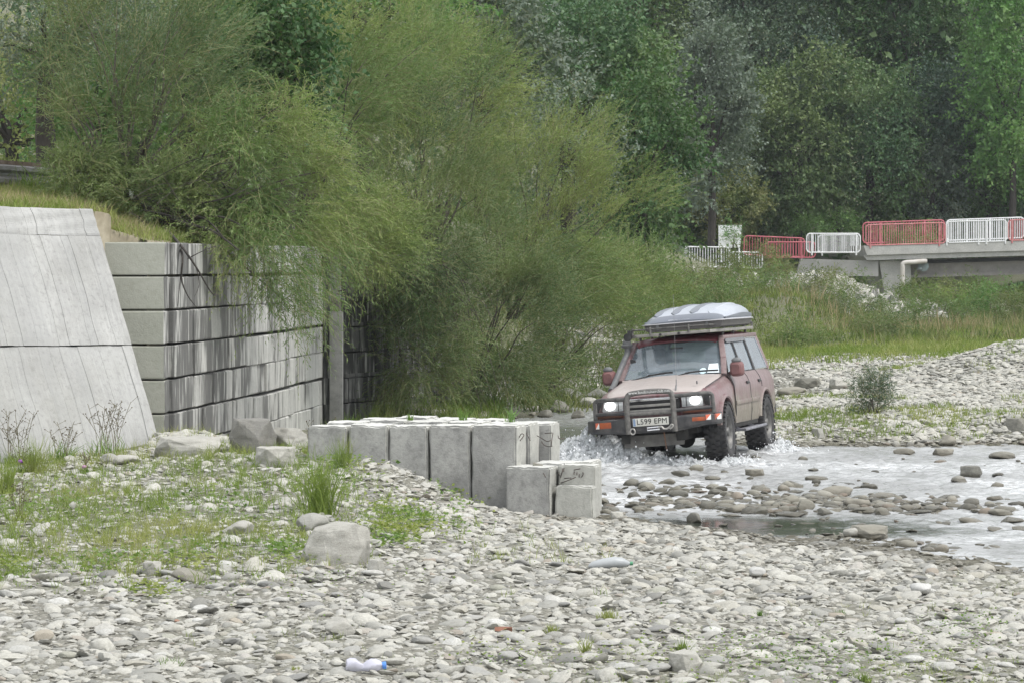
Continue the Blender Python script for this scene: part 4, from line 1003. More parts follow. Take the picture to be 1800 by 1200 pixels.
def tree(name, label, cat, group, C, R, base, leafm, rng, k=40, per=30, L=.6, m=10, ll=.11, lw_=.016, up=.6, out=.8, jit=.45, droop=.25, spread=.55, cr=.35, inner=.4, trunk_r=.1, stems=1, bark=BARK, twig=TWIG, extra=None, top=-1., wind=(.2, 0, 0), nl=14, stemr=.03):
    base = (float(base[0]), float(base[1]), float(base[2]))
    r = empty(name, base); tag(r, label, cat, group)
    rs = random.Random(int(abs(C[0])*100)+len(label)); bV = Vector(base)
    cl = ell_clumps(rng, C, R, k, inner, top)
    if extra is not None: cl = np.concatenate([cl, extra])
    lf, st = shoots(rng, cl, cr, per, L, m, ll, lw_, np.array(C)-np.array([0, 0, R[2]*.5]), up, out, jit, droop, spread, wind)
    lf[0][:] -= np.array(base); st[0][:] -= np.array(base)
    leafy('crown', [lf, st], [leafm, twig], r)
    mb = MB()
    if stems == 1:
        fork = Vector((C[0], C[1], C[2]-R[2]*.55))
        mb.tube([v-bV for v in smooth_path([bV-Vector((0, 0, .2)), bV.lerp(fork, .5)+Vector((rs.uniform(-.1, .1), 0, 0)), fork], 4)], [trunk_r*1.15]*4+[trunk_r]*4+[trunk_r*.7], 10)
        mb.build('trunk', bark, r); mb = MB(); src = fork-bV
    else: src = Vector((0, 0, 0))
    sel = [cl[i] for i in rng.choice(len(cl), min(nl, len(cl)), replace=False)]
    limbs(mb, src, [Vector(p)-bV for p in sel], trunk_r*.55 if stems == 1 else stemr, rs)
    mb.build('branches' if stems == 1 else 'stems', bark, r)
    return r
R1 = np.random.default_rng(42)
def pc_(px, py, d): return PX(px, py, d)
def pr_(w, d): return w/F*d
G1 = 'willow bushes growing along the top of the wall and the bank'
def willow(label, px, py, rx, ry, d, bpx, bpy, bd=None, depth=None, **k):
    C = pc_(px, py, d); R = (pr_(rx, d), depth or pr_(rx, d)*.8, pr_(ry, d)); bd = bd or d
    kw = dict(k=48, per=38, L=.62, m=15, ll=.085, lw_=.0135, stems=5, trunk_r=.08, cr=.34, up=.55, out=.75, droop=.22)
    kw.update(k)
    leafm = kw.pop('leafm', L_WILLOW); name = kw.pop('name', 'willow_bush')
    return tree(name, label, 'willow', G1, C, R, pc_(bpx, bpy, bd), leafm, R1, **kw)
willow('many-stemmed willow bush on the soil bank right above the sloping wall', 250, 130, 185, 165, 43.5, 215, 352, 43, k=56, per=34, nl=26, stemr=.03, leafm=L_WILLOW2, top=-.75)
willow('yellow-green willow whose boughs droop over the face of the block wall', 440, 300, 150, 130, 42.5, 330, 392, 42.5, depth=1.0, k=50, per=36, droop=.45, up=.25, nl=16, stemr=.035,
       extra=np.array([pc_(*p) for p in [(455, 430, 41.6), (470, 470, 41.5), (500, 510, 41.6), (515, 540, 41.8), (530, 470, 42), (560, 440, 43), (430, 420, 41.4), (590, 400, 43), (620, 360, 43.5), (480, 500, 41.5), (380, 400, 41.3), (505, 470, 41.6), (350, 405, 41.2), (410, 410, 41.4), (460, 405, 41.8), (540, 415, 42.6), (580, 440, 43.6), (550, 500, 43), (420, 440, 41.2), (475, 440, 41.6)]]))
for args in (('low willow scrub on the bank just behind the end of the sloping wall', 150, 318, 62, 44, 42.5, 150, 362, L_WILLOW2), ('dense low bush crowding the soil at the top of the block wall', 292, 352, 84, 44, 42.0, 292, 398, L_WILLOW2),
             ('leafy bush spilling forward over the middle of the block wall top', 410, 385, 84, 46, 42.6, 410, 425, L_WILLOW), ('dim bush at the foot of the many-stemmed willow', 235, 320, 70, 46, 44.2, 235, 365, L_WILLOW2)):
    willow(args[0], *args[1:6], args[6], args[7], depth=.5, k=20, per=34, L=.42, cr=.2, nl=9, stemr=.012, leafm=args[8], droop=.35)
willow('tall fresh green willow rising between the two front bushes', 560, 110, 210, 170, 50, 520, 400, 50, k=64, per=40, nl=14)
willow('broad willow in the middle leaning out over the pillar and shaded wall', 715, 330, 170, 220, 52.5, 690, 560, 54, depth=1.8, k=80, per=42, leafm=L_WILLOW2, nl=8, stemr=.03, wind=(.35, 0, 0))
willow('feathery light green willow crowning the middle of the thicket', 760, 150, 190, 140, 56, 760, 450, 56, k=66, per=40, wind=(.35, 0, .1))
willow('willow with sweeping boughs reaching down to the boulders', 880, 540, 150, 190, 56, 830, 700, 57, depth=1.6, k=66, per=40, wind=(.4, 0, 0), up=.35, nl=8, stemr=.028, leafm=L_WILLOW2)
willow('olive willow with plumes leaning toward the open river', 980, 370, 170, 190, 60, 900, 560, 61, k=78, per=42, L=.8, wind=(.5, 0, .1))
willow('lowest willow trailing its twigs beside the moving car', 1040, 570, 130, 130, 62.5, 960, 690, 62, k=54, per=40, L=.7, wind=(.4, 0, 0), up=.35)
willow('outermost willow bush reaching toward the bridge', 1095, 520, 90, 100, 72, 1100, 600, 72, k=44, per=36, L=.8, ll=.11, lw_=.018, wind=(.4, 0, 0))
willow('dim willow clump hanging before the far end of the shaded wall', 752, 590, 78, 130, 53, 720, 500, 54, depth=.9, k=44, per=36, leafm=L_WILLOW2, nl=12, stemr=.02, droop=.45, up=.2)
willow('dark-hearted willow bush filling the gap over the pillar top', 640, 400, 80, 70, 49, 640, 440, 50, depth=.8, k=30, per=36, nl=8, stemr=.02, droop=.35)
# bare hanging twigs in front of the shaded wall
tw = empty('hanging_branches', tuple(pc_(740, 480, 53.5))); tag(tw, 'tangle of bare brown branches hanging before the shaded block wall', 'branches')
mb = MB(); rs = random.Random(8); tb = Vector(pc_(740, 480, 53.5))
for k in range(70):
    a = Vector(pc_(rs.uniform(600, 800), rs.uniform(440, 520), 53.+rs.uniform(-.5, .8))); e = Vector(pc_(a.x*F/53.5+900+rs.uniform(30, 130), rs.uniform(560, 745), 53.4+rs.uniform(-.6, 1.0)))
    m1 = a.lerp(e, .4)+Vector((rs.uniform(-.1, .35), rs.uniform(-.3, .3), rs.uniform(0, .4)))
    pts = smooth_path([a-tb, m1-tb, e-tb], 5); r0 = rs.uniform(.005, .016); mb.tube(pts, [r0*(1-.75*i/(len(pts)-1)) for i in range(len(pts))], 5, caps=False)
mb.build('branch_tangle', BARK, tw)
tw = empty('fallen_branches', tuple(pc_(330, 400, 42))); tag(tw, 'dark arching dead branches spilling over the top of the block wall', 'branches')
mb = MB(); tb = Vector(pc_(330, 400, 42))
for pts, r0 in [([(228, 345, 42.5), (280, 375, 42), (330, 395, 41.3), (372, 405, 41.0), (420, 440, 40.6)], .045), ([(260, 350, 42.5), (310, 375, 42), (360, 385, 41.2), (395, 420, 40.8)], .035),
                ([(292, 402, 41.5), (318, 432, 39.5), (345, 470, 39.3), (372, 515, 39.4), (385, 517, 39.6)], .022), ([(300, 410, 41), (320, 445, 39.4), (319, 490, 39.3), (330, 520, 39.3), (345, 540, 39.5)], .020),
                ([(240, 360, 42.6), (300, 390, 41.8), (380, 380, 41.3), (430, 400, 41)], .03), ([(330, 380, 42), (350, 360, 41.5), (390, 350, 41), (440, 330, 41)], .02),
                ([(319, 470, 39.3), (314, 520, 39.3), (312, 545, 39.4)], .008), ([(330, 455, 39.4), (360, 440, 39.4), (390, 430, 39.6)], .008), ([(345, 470, 39.3), (350, 500, 39.3), (342, 522, 39.3)], .007)]:
    q = [Vector(pc_(*p))-tb for p in pts]; q = smooth_path(q, 5); mb.tube(q, [r0*(1-.8*i/(len(q)-1)) for i in range(len(q))], 7)
for k in range(60):
    a = Vector(pc_(rs.uniform(225, 420), rs.uniform(300, 420), rs.uniform(41, 43))); e = a+Vector((rs.uniform(-.3, 1.1), rs.uniform(-.6, .3), rs.uniform(-.5, .45)))
    q = smooth_path([a-tb, a.lerp(e, .5)+Vector((0, 0, rs.uniform(-.05, .2)))-tb, e-tb], 4); mb.tube(q, [.009*(1-.7*i/(len(q)-1)) for i in range(len(q))], 4, caps=False)
mb.build('dead_boughs', BARK_D, tw)

def broad(label, cat, group, px, py, rx, ry, d, bpy, leafm, name='tree', depth=None, lsize=.2, k=60, per=24, m=8, **kw):
    C = pc_(px, py, d); R = (pr_(rx, d), depth or pr_(rx, d)*.85, pr_(ry, d)); b = pc_(px, bpy, d)
    a = dict(L=.9, ll=lsize, lw_=lsize*.62, stems=1, trunk_r=.18, cr=.7, up=.35, out=.6, jit=.6, droop=.35, spread=.9, nl=12, bark=BARK_D, wind=(0, 0, 0)); a.update(kw)
    return tree(name, label, cat, group, C, R, b, leafm, R1, k=k, per=per, m=m, **a)
# left background
broad('dark green maple-like tree showing through behind the front willows', 'tree', None, 495, 120, 70, 110, 46.5, 400, L_DARK, lsize=.11, k=40, per=26, L=.6, cr=.45)
broad('grey-green tree at the top corner with a thick dark trunk', 'tree', None, 85, 40, 190, 120, 50, 310, L_SILVER, lsize=.085, k=60, per=30, L=.6, cr=.4, trunk_r=.15, lw_=.03)
broad('pale yellow-green tree glowing behind the guard rail', 'tree', None, 20, 190, 130, 120, 78, 330, L_YELLOW, lsize=.14, k=40, per=20, L=.7)
G2 = 'trees closing the view behind the willows'
for i, (px, py, rx, ry, d, lf) in enumerate([(330, 30, 170, 190, 66, L_WILLOW2), (640, 0, 170, 150, 68, L_BRIGHT), (180, 180, 130, 150, 70, L_BRIGHT), (850, 60, 110, 140, 74, L_SILVER)]):
    broad(['olive tree behind the many-stemmed bush', 'bright green tree top above the middle willows', 'light green tree seen between the bush stems', 'silvery poplar-like tree over the light willow'][i], 'tree', G2, px, py, rx, ry, d, 440, lf, lsize=.14, k=50, per=28, L=.8, cr=.55)
broad('silver-leaved young poplar poking through the willows in mid slope', 'tree', None, 1000, 240, 90, 110, 64, 520, L_SILVER, lsize=.10, k=26, per=14, L=.6, cr=.4)
# mid distance
broad('glossy dark green bush below the silver tree', 'tree', None, 1130, 290, 85, 150, 92, 480, L_DARK, name='tree', lsize=.16, k=50, per=30, L=.8, cr=.6)
broad('deep green tree shading the slope behind the outer willows', 'tree', None, 1040, 130, 120, 150, 100, 470, L_POPLAR, lsize=.18, k=60, per=30, cr=.8)
broad('slender silver-grey tree leaning before the dark forest', 'tree', None, 1250, 190, 72, 175, 149, 430, L_SILVER, lsize=.2, k=70, per=30, L=1.1, cr=.7, wind=(.2, 0, .3), up=.7)
broad('dull grey-green tree under the slender silver one', 'tree', None, 1255, 360, 85, 70, 158, 440, L_SCRUB, lsize=.2, k=34, per=26, L=1.)
G3 = 'tall forest trees behind the bridge'
F3 = [(960, 60, 120, 140, 150, 'dark forest tree with sky-high crown above the willows'), (1080, 40, 110, 160, 158, 'dark forest tree behind the deep green slope tree'),
      (1190, 90, 110, 190, 162, 'dark forest tree rising behind the slender silver tree'), (1340, 60, 105, 150, 160, 'forest tree with near-black gaps just past the silver tree'),
      (1400, 250, 95, 150, 152, 'dense forest tree above the white railing panel'), (1470, 70, 100, 160, 164, 'tall forest tree with brownish lower boughs'),
      (1530, 260, 95, 150, 153, 'rounded forest tree over the start of the bridge'), (1600, 60, 110, 170, 162, 'tall forest tree with lighter top over the red railing'),
      (1660, 250, 85, 140, 155, 'forest tree beside the grey shrub over the bridge'), (1700, 80, 90, 170, 166, 'tall forest tree next to the bright tree'),
      (1300, 330, 95, 110, 156, 'low forest tree behind the long pink railing'), (1830, 300, 90, 130, 158, 'forest tree cut by the frame edge above the bridge'),
      (1150, 380, 100, 110, 150, 'low forest tree behind the overgrown white railing'), (1560, -60, 160, 110, 172, 'highest forest tree crown over the middle of the wood'), (1300, -60, 150, 110, 172, 'highest forest crown over the silver tree'), (1900, 60, 110, 180, 170, 'outermost forest tree beyond the bright one')]
for (px, py, rx, ry, d, lab) in F3:
    d += 9
    broad(lab, 'tree', G3, px, py, rx, ry, d, 440, [L_POPLAR, L_OLIVE, L_POPLAR, L_DARK, L_BLUE][int(R1.integers(0, 5))], lsize=.215, k=84, per=40, m=7, L=1.3, cr=.95, trunk_r=.22)
broad('bright light green tree standing at the forest edge over the bridge end', 'tree', G3, 1778, 130, 88, 210, 160, 420, L_BRIGHT, lsize=.24, k=80, per=26, L=1.2, cr=.8)
broad('grey-leaved shrub tree over the white bridge railing', 'tree', None, 1640, 330, 60, 80, 162, 430, L_SILVER, lsize=.2, k=36, per=22, L=1.)
broad('blackish bush in the wood just above the bridge end', 'tree', None, 1740, 330, 70, 60, 163, 430, L_DARK, lsize=.2, k=40, per=26, L=.9)
# the wood behind as one mass
n = 64000; wx_ = R1.uniform(-62, 62, n); wy_ = R1.uniform(168, 186, n); wz_ = R1.uniform(2, 30, n)
b = np.c_[wx_, wy_, wz_]; cl_t = np.clip(fbm(wx_*.3, wz_*.3, 3, 4)+.5, 0, 1)
V, Q, T = leaves_mesh('x', b, unit(R1.normal(size=(n, 3))), R1.uniform(.4, .8, n), R1.uniform(.3, .5, n), cl_t*.6+R1.random(n)*.4, R1)
leafy('far_wood', [(V, Q, T, 0)], [L_POPLAR])
# slope scrub on the left bank, and by the bridge
G4 = 'low bushes on the waste ground before the bridge'
SC = [(1235, 505, 60, 26, 100, 'low olive bush under the overgrown white railing', L_SCRUB), (1320, 480, 60, 36, 112, 'olive bush below the short low railing', L_SCRUB), (1440, 520, 55, 36, 108, 'pale olive bush before the whitish rubble slope', L_SCRUB), (1345, 520, 50, 34, 104, 'olive bush left of the whitish rubble', L_WILLOW), (1620, 530, 55, 28, 124, 'grey-green bush hiding the foot of the bridge abutment', L_SCRUB), (1540, 590, 46, 26, 88, 'low dark bush in the grass beyond the gravel bank', L_WILLOW2), (1400, 600, 50, 22, 84, 'low spreading bush right behind the car roof', L_WILLOW), (1500, 540, 60, 40, 102, 'grey-green bush in the middle of the waste ground', L_WILLOW2), (1570, 560, 70, 42, 104, 'wide olive bush under the bridge end', L_SCRUB),
      (1640, 560, 60, 44, 98, 'bushy willow scrub beyond the gravel heap', L_WILLOW), (1700, 535, 50, 38, 118, 'dull green bush under the bridge girder', L_SCRUB), (1750, 540, 60, 44, 116, 'fresh bright green bush under the bridge', L_BRIGHT),
      (1800, 560, 60, 46, 108, 'mixed green bush at the frame edge under the bridge', L_SCRUB), (1480, 590, 44, 34, 92, 'olive bush with reddish stalks at the track edge', L_SCRUB), (1400, 570, 44, 34, 94, 'dusty bush on the earthy mound', L_WILLOW2),
      (1250, 540, 50, 50, 86, 'bush filling the gap between outer willow and mound', L_WILLOW), (1600, 420, 60, 22, 158, 'yellow-green bush seen through the red bridge railing', L_BRIGHT), (1450, 395, 60, 20, 160, 'light green bush behind the white railing panel', L_BRIGHT),
      (1292, 420, 20, 16, 147, 'sparse twigs with pale leaves across the white board', L_BRIGHT), (1290, 400, 30, 12, 162, 'arching pale bush above the pink railing', L_SCRUB), (1175, 450, 24, 24, 138, 'grey bush swallowing the end of the white railing', L_SILVER)]
for (px, py, rx, ry, d, lab, lf) in SC:
    broad(lab, 'bush', G4, px, py, rx, ry, d, py+ry, lf, name='bush', lsize=.11*d/100+.02, k=(5 if 'sparse twigs' in lab else 22), per=(12 if 'sparse twigs' in lab else 26), m=8, L=.7, cr=.4, stems=4, stemr=.03, lw_=.03*d/100, up=.7, out=.5, nl=10, twig=TWIG, bark=BARK)
broad('blue-green young willow bush alone on the far gravel bank', 'bush', None, 1532, 695, 34, 34, 50.5, 735, L_BLUE, name='bush', lsize=.07, k=16, per=20, m=10, L=.38, cr=.13, stems=4, stemr=.012, lw_=.012, up=.8, out=.5, nl=10, bark=BARK)
# whitish rubble slope by the bridge
P2 = []; S2 = []; 
for k in range(1300):
    q = np.array((R1.normal(13.2, 1.7), R1.normal(121.5, 3.0), 0)); q[2] = float(H(q[0], q[1]))+.12; P2.append(q); s = R1.uniform(.15, .5); S2.append((s, s*.8, s*.7))
scatter('rubble_slope', P2, S2, R1.uniform(0, 6, (len(P2), 3)), R1.integers(0, 14, len(P2)), pcol)

# grass and weeds (uncountable)
def grass(name, n, xy, hgt, wid, mat, seed, lean=.35, zf_=None, tw_=1, kind='stuff', per=9, rad_=.035, parent=None, off=(0, 0, 0)):
    g = np.random.default_rng(seed); pts = xy(n, g); m = len(pts)
    b = np.repeat(pts, per, 0); N = len(b); b = b+np.c_[g.normal(0, rad_, N), g.normal(0, rad_, N), np.zeros(N)]
    hs_ = np.repeat(g.uniform(.5, 1.3, m), per)*hgt*g.uniform(.5, 1.15, N)
    d = unit(np.c_[g.normal(0, lean, N), g.normal(0, lean, N), np.ones(N)]); s = unit(np.cross(d, g.normal(size=(N, 3))))*wid
    mid = b+d*(hs_*.55)[:, None]; tip = mid+unit(d+np.c_[g.normal(0, lean, N), g.normal(0, lean, N), -.15*np.ones(N)])*(hs_*.5)[:, None]
    V = np.stack([b-s[:, :]/2, b+s/2, mid+s*.4, mid-s*.4, mid-s*.4, mid+s*.4, tip+s*.06, tip-s*.06], 1).reshape(-1, 3)-np.array(off)
    T = np.repeat(np.repeat(g.random(m), per)*.6+g.random(N)*.4, 8)
    return leafy(name, [(V, np.arange(N*8).reshape(-1, 4), T, 0)], [mat], parent, kind)
def on_ground(x0, x1, y0, y1, thr=.35, emb=False):
    def f(n, g):
        y = g.uniform(y0, y1, n); x = g.uniform(x0, x1, n); x = np.clip(x, -y*.2-1, y*.2+1)+g.normal(0, .02, n)
        h = H(x, y); mk = veg_mask(x, y); k = (g.random(n) < np.clip((mk-.08)*1.2, 0, 1)) & (h > .05) & ~((y > 36.2)&(x < -4.5)&(y < 60)) & ~((y > 38.5)&(x < -3.05-(50.9-y)*.107)&(y < 56))& ~((x > -2.5) & (x < 1) & (y > 33.5) & (y < 35.3))
        return np.c_[x, y, h-.01][k]
    return f
grass('grass_patches', 7500, on_ground(-7, 1, 22.5, 38.4), .15, .006, L_GRASS, 1)
grass('sparse_gravel_grass', 6500, on_ground(-4, 5, 15, 29), .07, .004, L_GRASS, 2, per=7)
grass('far_bank_grass', 9000, on_ground(3, 15, 46, 70), .14, .012, L_GRASS, 3, per=8, rad_=.06)
grass('meadow_grass', 9000, on_ground(2, 22, 68, 100), .20, .022, L_GRASS, 4, per=8, rad_=.12)
grass('dry_reed_grass', 260, lambda n, g: (lambda x, y: np.c_[x, y, H(x, y)])(g.normal(12.6, 3.2, n), g.normal(92, 4, n)), .6, .022, L_DRY, 5, per=7, rad_=.14, lean=.2)
grass('tall_weeds', 3200, lambda n, g: (lambda x, y: np.c_[x, y, H(x, y)])(g.uniform(4, 28, n), g.uniform(84, 114, n)), .32, .03, L_SCRUB, 6, per=8, rad_=.2, lean=.3)
def on_emb(x0, x1, y0, y1):
    def f(n, g):
        out = []
        for x, y in zip(g.uniform(x0, x1, n), g.uniform(y0, y1, n)):
            z = emb_z(x, y)
            if z is not None: out.append((x, y, z-.02))
        return np.array(out)
    return f
grass('embankment_grass', 5200, on_emb(-9.5, -4, 37, 46), .16, .010, L_GRASS, 7, per=8, rad_=.06)
grass('dry_embankment_grass', 1500, on_emb(-8.5, -4.2, 38, 44), .20, .008, L_DRY, 8, per=7, rad_=.05)
grass('bank_undergrowth', 5000, on_emb(-8, -1.5, 44, 62), .45, .02, L_WEED, 9, per=8, rad_=.12)
grass('slope_undergrowth', 6000, lambda n, g: (lambda x, y: np.c_[x, y, H(x, y)][(x < -1.4+(y-56)*.118+4.2)])(g.uniform(-4, 10, n), g.uniform(57, 92, n)), .4, .026, L_SCRUB, 10, per=8, rad_=.2)
grass('wall_foot_weeds', 1100, lambda n, g: (lambda x, y: np.c_[x, y, H(x, y)])(g.uniform(-3.0, -.1, n), g.uniform(45, 57.5, n)), .26, .014, L_WEED, 12, per=8, rad_=.08)
# low leafy ground cover
def creeper(name, spots, mat, seed, size=.05):
    g = np.random.default_rng(seed); B = []
    for (px, py, w, h_, n) in spots:
        x_ = g.normal(px, w/2.4, n); y_ = g.normal(py, h_/2.4, n)
        for a_, b_ in zip(x_, y_):
            q = GZ(a_, b_, .42); z_ = float(H(q[0], q[1])); B.append((q[0], q[1], z_+g.uniform(.0, .09)))
    B = np.array(B); n = len(B); d = unit(np.c_[g.normal(size=n), g.normal(size=n), g.uniform(.0, .6, n)])
    V, Q, T = leaves_mesh('x', B, d, g.uniform(.6, 1.3, n)*size, g.uniform(.5, 1., n)*size, g.random(n), g, flatn=(0, 0, 1.5))
    leafy(name, [(V, Q, T, 0)], [mat])
creeper('leafy_ground_cover', [(715, 900, 120, 40, 900), (690, 925, 60, 24, 500), (320, 980, 90, 24, 260), (180, 990, 120, 24, 260), (505, 965, 60, 22, 260), (20, 1000, 40, 18, 160), (270, 1030, 60, 12, 120), (800, 840, 60, 30, 240), (600, 850, 90, 30, 400), (400, 900, 120, 40, 300), (100, 900, 200, 40, 400)], L_WEED, 5)
creeper('small_weeds', [(1250, 1120, 300, 60, 500), (1500, 1130, 300, 60, 700), (900, 1130, 200, 40, 200), (1700, 1060, 150, 60, 300), (400, 1000, 500, 60, 500)], L_WEED, 6, .025)

# single plants
def tuft(label, px, py, h_px, w_px, n=90, mat=L_GRASS, cat='grass tuft', name='grass_tuft', wid=.006, lean=.28, zz=.4, group='tufts of grass standing on the gravel'):
    g_ = zz
    for _ in range(3): q = GZ(px, py, g_); g_ = float(H(q[0], q[1]))
    hh = h_px/F*q[1]; r = empty(name, (q[0], q[1], g_)); tag(r, label, cat, group)
    rr_ = w_px/F*q[1]/2.5
    grass('blades', 1, lambda n_, g: np.array([[q[0], q[1], g_-.01]]), hh*1.15, wid, mat, int(px), per=n, rad_=rr_*.45, lean=lean, parent=r, off=(q[0], q[1], g_)); return r
tuft('tall bright green grass clump behind the big angular boulder', 562, 905, 84, 80, 260, wid=.008, lean=.3)
tuft('thin reddish-green weed tuft in front of the first gap of the low wall', 600, 842, 60, 36, 110, mat=L_WEED)
tuft('bright grass tuft alone in the middle of the open gravel', 1068, 1088, 34, 46, 110)
tuft('small grass tuft a little nearer than the middle one', 968, 1112, 22, 34, 70)
tuft('narrow grass tuft sprouting below the middle ones', 1030, 1150, 28, 14, 40)
tuft('small tuft of grass in the near gravel under the middle tuft', 1200, 1145, 26, 30, 60)
tuft('yellow-green tuft at the lower frame edge in the near gravel', 1518, 1198, 22, 30, 70)
tuft('low green tuft near the bottom edge with white florets', 298, 1172, 20, 40, 80, mat=L_WEED)
tuft('little grass tuft above the crushed bottle', 520, 1178, 16, 24, 50)
tuft('bright weed tuft past the middle of the near gravel', 1478, 1082, 20, 22, 50, mat=L_WEED)
tuft('weed tuft on the gravel before the pool', 1335, 1080, 14, 22, 40, mat=L_WEED)
tuft('dark green fern-like sprout at the foot of the low wall step', 901, 886, 34, 40, 26, mat=L_DARK, wid=.02, lean=.75, zz=.08)
tuft('low green weeds along the third block of the low wall', 780, 838, 22, 60, 120, mat=L_WEED)
tuft('dark weeds hugging the last tall block of the low wall', 840, 868, 18, 44, 80, mat=L_DARK)
tuft('green weeds in the corner left of the low wall', 540, 800, 34, 30, 90, mat=L_WEED)
tuft('tall pale grass at the very edge under the sloping wall', 12, 870, 80, 40, 160)
tuft('grass mound beside the purple thistle', 60, 830, 50, 60, 200)
tuft('grass growing on top of the low wall beside the pillar', 665, 728, 46, 60, 160, zz=.0, lean=.25)
def top_sprig(label, px, py, d, h_px, mat=L_WEED):
    q = PX(px, py, d); r = empty('sprig', tuple(q)); tag(r, label, 'plant')
    grass('blades', 1, lambda n_, g: np.array([q]), h_px/F*d, .012, mat, int(px), per=26, rad_=.02, lean=.3, parent=r, off=tuple(q))
top_sprig('single leafy sprig standing on top of the low block wall', 898, 741, 34.4, 26, L_BRIGHT)
top_sprig('small weed rooted in a top joint of the low wall', 812, 738, 34.3, 22)
top_sprig('pair of weeds on top of the low wall near its far corner', 722, 738, 34.3, 14)
# dry seeded stalks at the foot of the sloping wall
STALK = simple('dry_stem', (.10, .085, .05), (.18, .16, .09), 20, .9)
def stalks(label, px, py, h_px, w_px, n, name='dried_weed', flower=None, cat='weed'):
    g_ = .42
    for _ in range(3): q = GZ(px, py, g_); g_ = float(H(q[0], q[1]))
    r = empty(name, (q[0], q[1], g_)); tag(r, label, cat, 'seeded weeds at the foot of the sloping wall')
    mb = MB(); sd = MB(); rs = random.Random(px); d = q[1]
    for k in range(n):
        x = rs.uniform(-.5, .5)*w_px*.4/F*d; hh = h_px/F*d*rs.uniform(.6, 1.05); lx = rs.uniform(-.5, .5)*w_px*.8/F*d
        pts = [Vector((x, rs.uniform(-.05, .05), 0)), Vector((x+lx*.3, 0, hh*.5)), Vector((x+lx, rs.uniform(-.08, .08), hh))]; mb.tube(smooth_path(pts, 3), .0035, 4, caps=False)
        for j in range(5):
            f_ = rs.uniform(.5, 1.); p = pts[1].lerp(pts[2], (f_-.5)*2); e = p+Vector((rs.uniform(-.09, .09), rs.uniform(-.04, .04), rs.uniform(.02, .08)))
            mb.tube([p, e], .0022, 3, caps=False)
            bm = bmesh.new(); bmesh.ops.create_icosphere(bm, subdivisions=1, radius=.0085); sd.add([v.co+e for v in bm.verts], [[v.index for v in f.verts] for f in bm.faces]); bm.free()
    mb.build('stalk_cluster', STALK, r); o = sd.build('seed_heads', simple('seed_head', (.09, .07, .05), (.14, .12, .08), 20, .9), r); tag(o, kind='stuff')
    grass('stem_leaves', 1, lambda n_, g: np.array([[q[0], q[1], g_]]), h_px*.5/F*d, .010, L_WEED, int(px)+1, per=50, rad_=w_px*.2/F*d, lean=.4, parent=r, off=(q[0], q[1], g_))
    if flower:
        mb = MB(); bm = bmesh.new(); bmesh.ops.create_icosphere(bm, subdivisions=2, radius=.028); mb.add([Vector((v.co.x, v.co.y, v.co.z*.8+h_px*.5/F*d)) for v in bm.verts], [[v.index for v in f.verts] for f in bm.faces], True); bm.free()
        mb.build('flower_head', simple('thistle_purple', flower, None, 10, .8), r)
stalks('dark dry stalks with seed heads before the left of the sloping wall', 30, 815, 95, 90, 12)
stalks('leafy dried weed cluster, the largest before the sloping wall', 190, 805, 100, 90, 16)
stalks('thin forked dry stalk near the lower corner of the sloping wall', 243, 795, 90, 50, 4)
stalks('short dry stalks between the two larger clusters', 110, 812, 70, 60, 8)
stalks('purple-flowered thistle at the left wall foot', 36, 832, 44, 20, 3, name='thistle', flower=(.35, .12, .5), cat='thistle')
stalks('thistle with faded mauve head below the leafy weed cluster', 148, 835, 30, 20, 3, name='thistle', flower=(.45, .25, .38), cat='thistle')
stalks('dark upright weed on the gravel below the thistles', 35, 920, 80, 30, 4)
stalks('grey frothy dry weed between block wall and low wall', 560, 800, 70, 80, 14)
# ------------------------------------------------------------------ the car
def car_paint(name, amount, lowmud=True):
    t = NT(name); co = t.coords('object'); z = t.sep(co)[2]
    n1 = t.noise(co, 2.2, 6, .7); n2 = t.noise(co, 18, 5, .75); n3 = t.noise(t.coords('object', (5, 5, .9)), 3, 4, .6)
    paint = t.ramp(n1, [(.3, (.115, .020, .030)), (.7, (.16, .034, .044))])
    dust = t.ramp(n2, [(.3, (.175, .142, .137)), (.7, (.275, .236, .228))])
    mud = t.ramp(n2, [(.3, (.17, .15, .12)), (.7, (.29, .265, .225))])
    f = t.math('ADD', t.math('MULTIPLY', n1, .45), t.math('ADD', t.math('MULTIPLY', n2, .2), t.math('MULTIPLY', n3, .45)))
    if lowmud: f = t.math('SUBTRACT', f, t.ramp(t.sep(co)[1], [(0., .08), (.28, 0.)]))
    c = t.mix(t.ramp(f, [(.54-amount*.28, 0.), (.70-amount*.22, min(.96, .25+amount*.62))]), paint, dust)
    if lowmud:
        zz = t.math('ADD', z, t.math('MULTIPLY', t.math('SUBTRACT', n1, .5), .9))
        yy = t.sep(co)[1]
        zz = t.math('ADD', zz, t.ramp(yy, [(0., .35), (.35, 0.)]))
        c = t.mix(t.ramp(zz, [(.70, .92), (.95, 0.)]), c, mud)
    if not lowmud and amount > 1: c = t.mix(.7, c, (.50, .45, .42))
    t.base(c, .5, .4); t.con(t.ramp(f, [(.4, .30), (.6, .62)]), t.b.inputs['Roughness'])
    t.b.inputs['Coat Weight'].default_value = .25; t.b.inputs['Coat Roughness'].default_value = .25
    return t.m
PAINT = car_paint('dusty_maroon_paint', .80); HOODP = car_paint('dust_covered_bonnet_paint', 1.25, False); MIRP = simple('dusty_maroon_shell', (.20, .095, .09), (.14, .065, .065), 9, .6); ROOFP = car_paint('maroon_roof_paint', .10, False)
BLACKM = simple('dusty_black_metal', (.055, .055, .055), (.14, .135, .125), 14, .6, bump=.2)
TUBEM = simple('muddy_tube_metal', (.08, .078, .074), (.17, .162, .15), 18, .6, bump=.2)
BUMPM = simple('bumper_black', (.028, .028, .032), (.085, .082, .08), 7, .5)
RUBBER = simple('tyre_rubber', (.022, .022, .025), (.055, .053, .052), 12, .65, bump=.4)
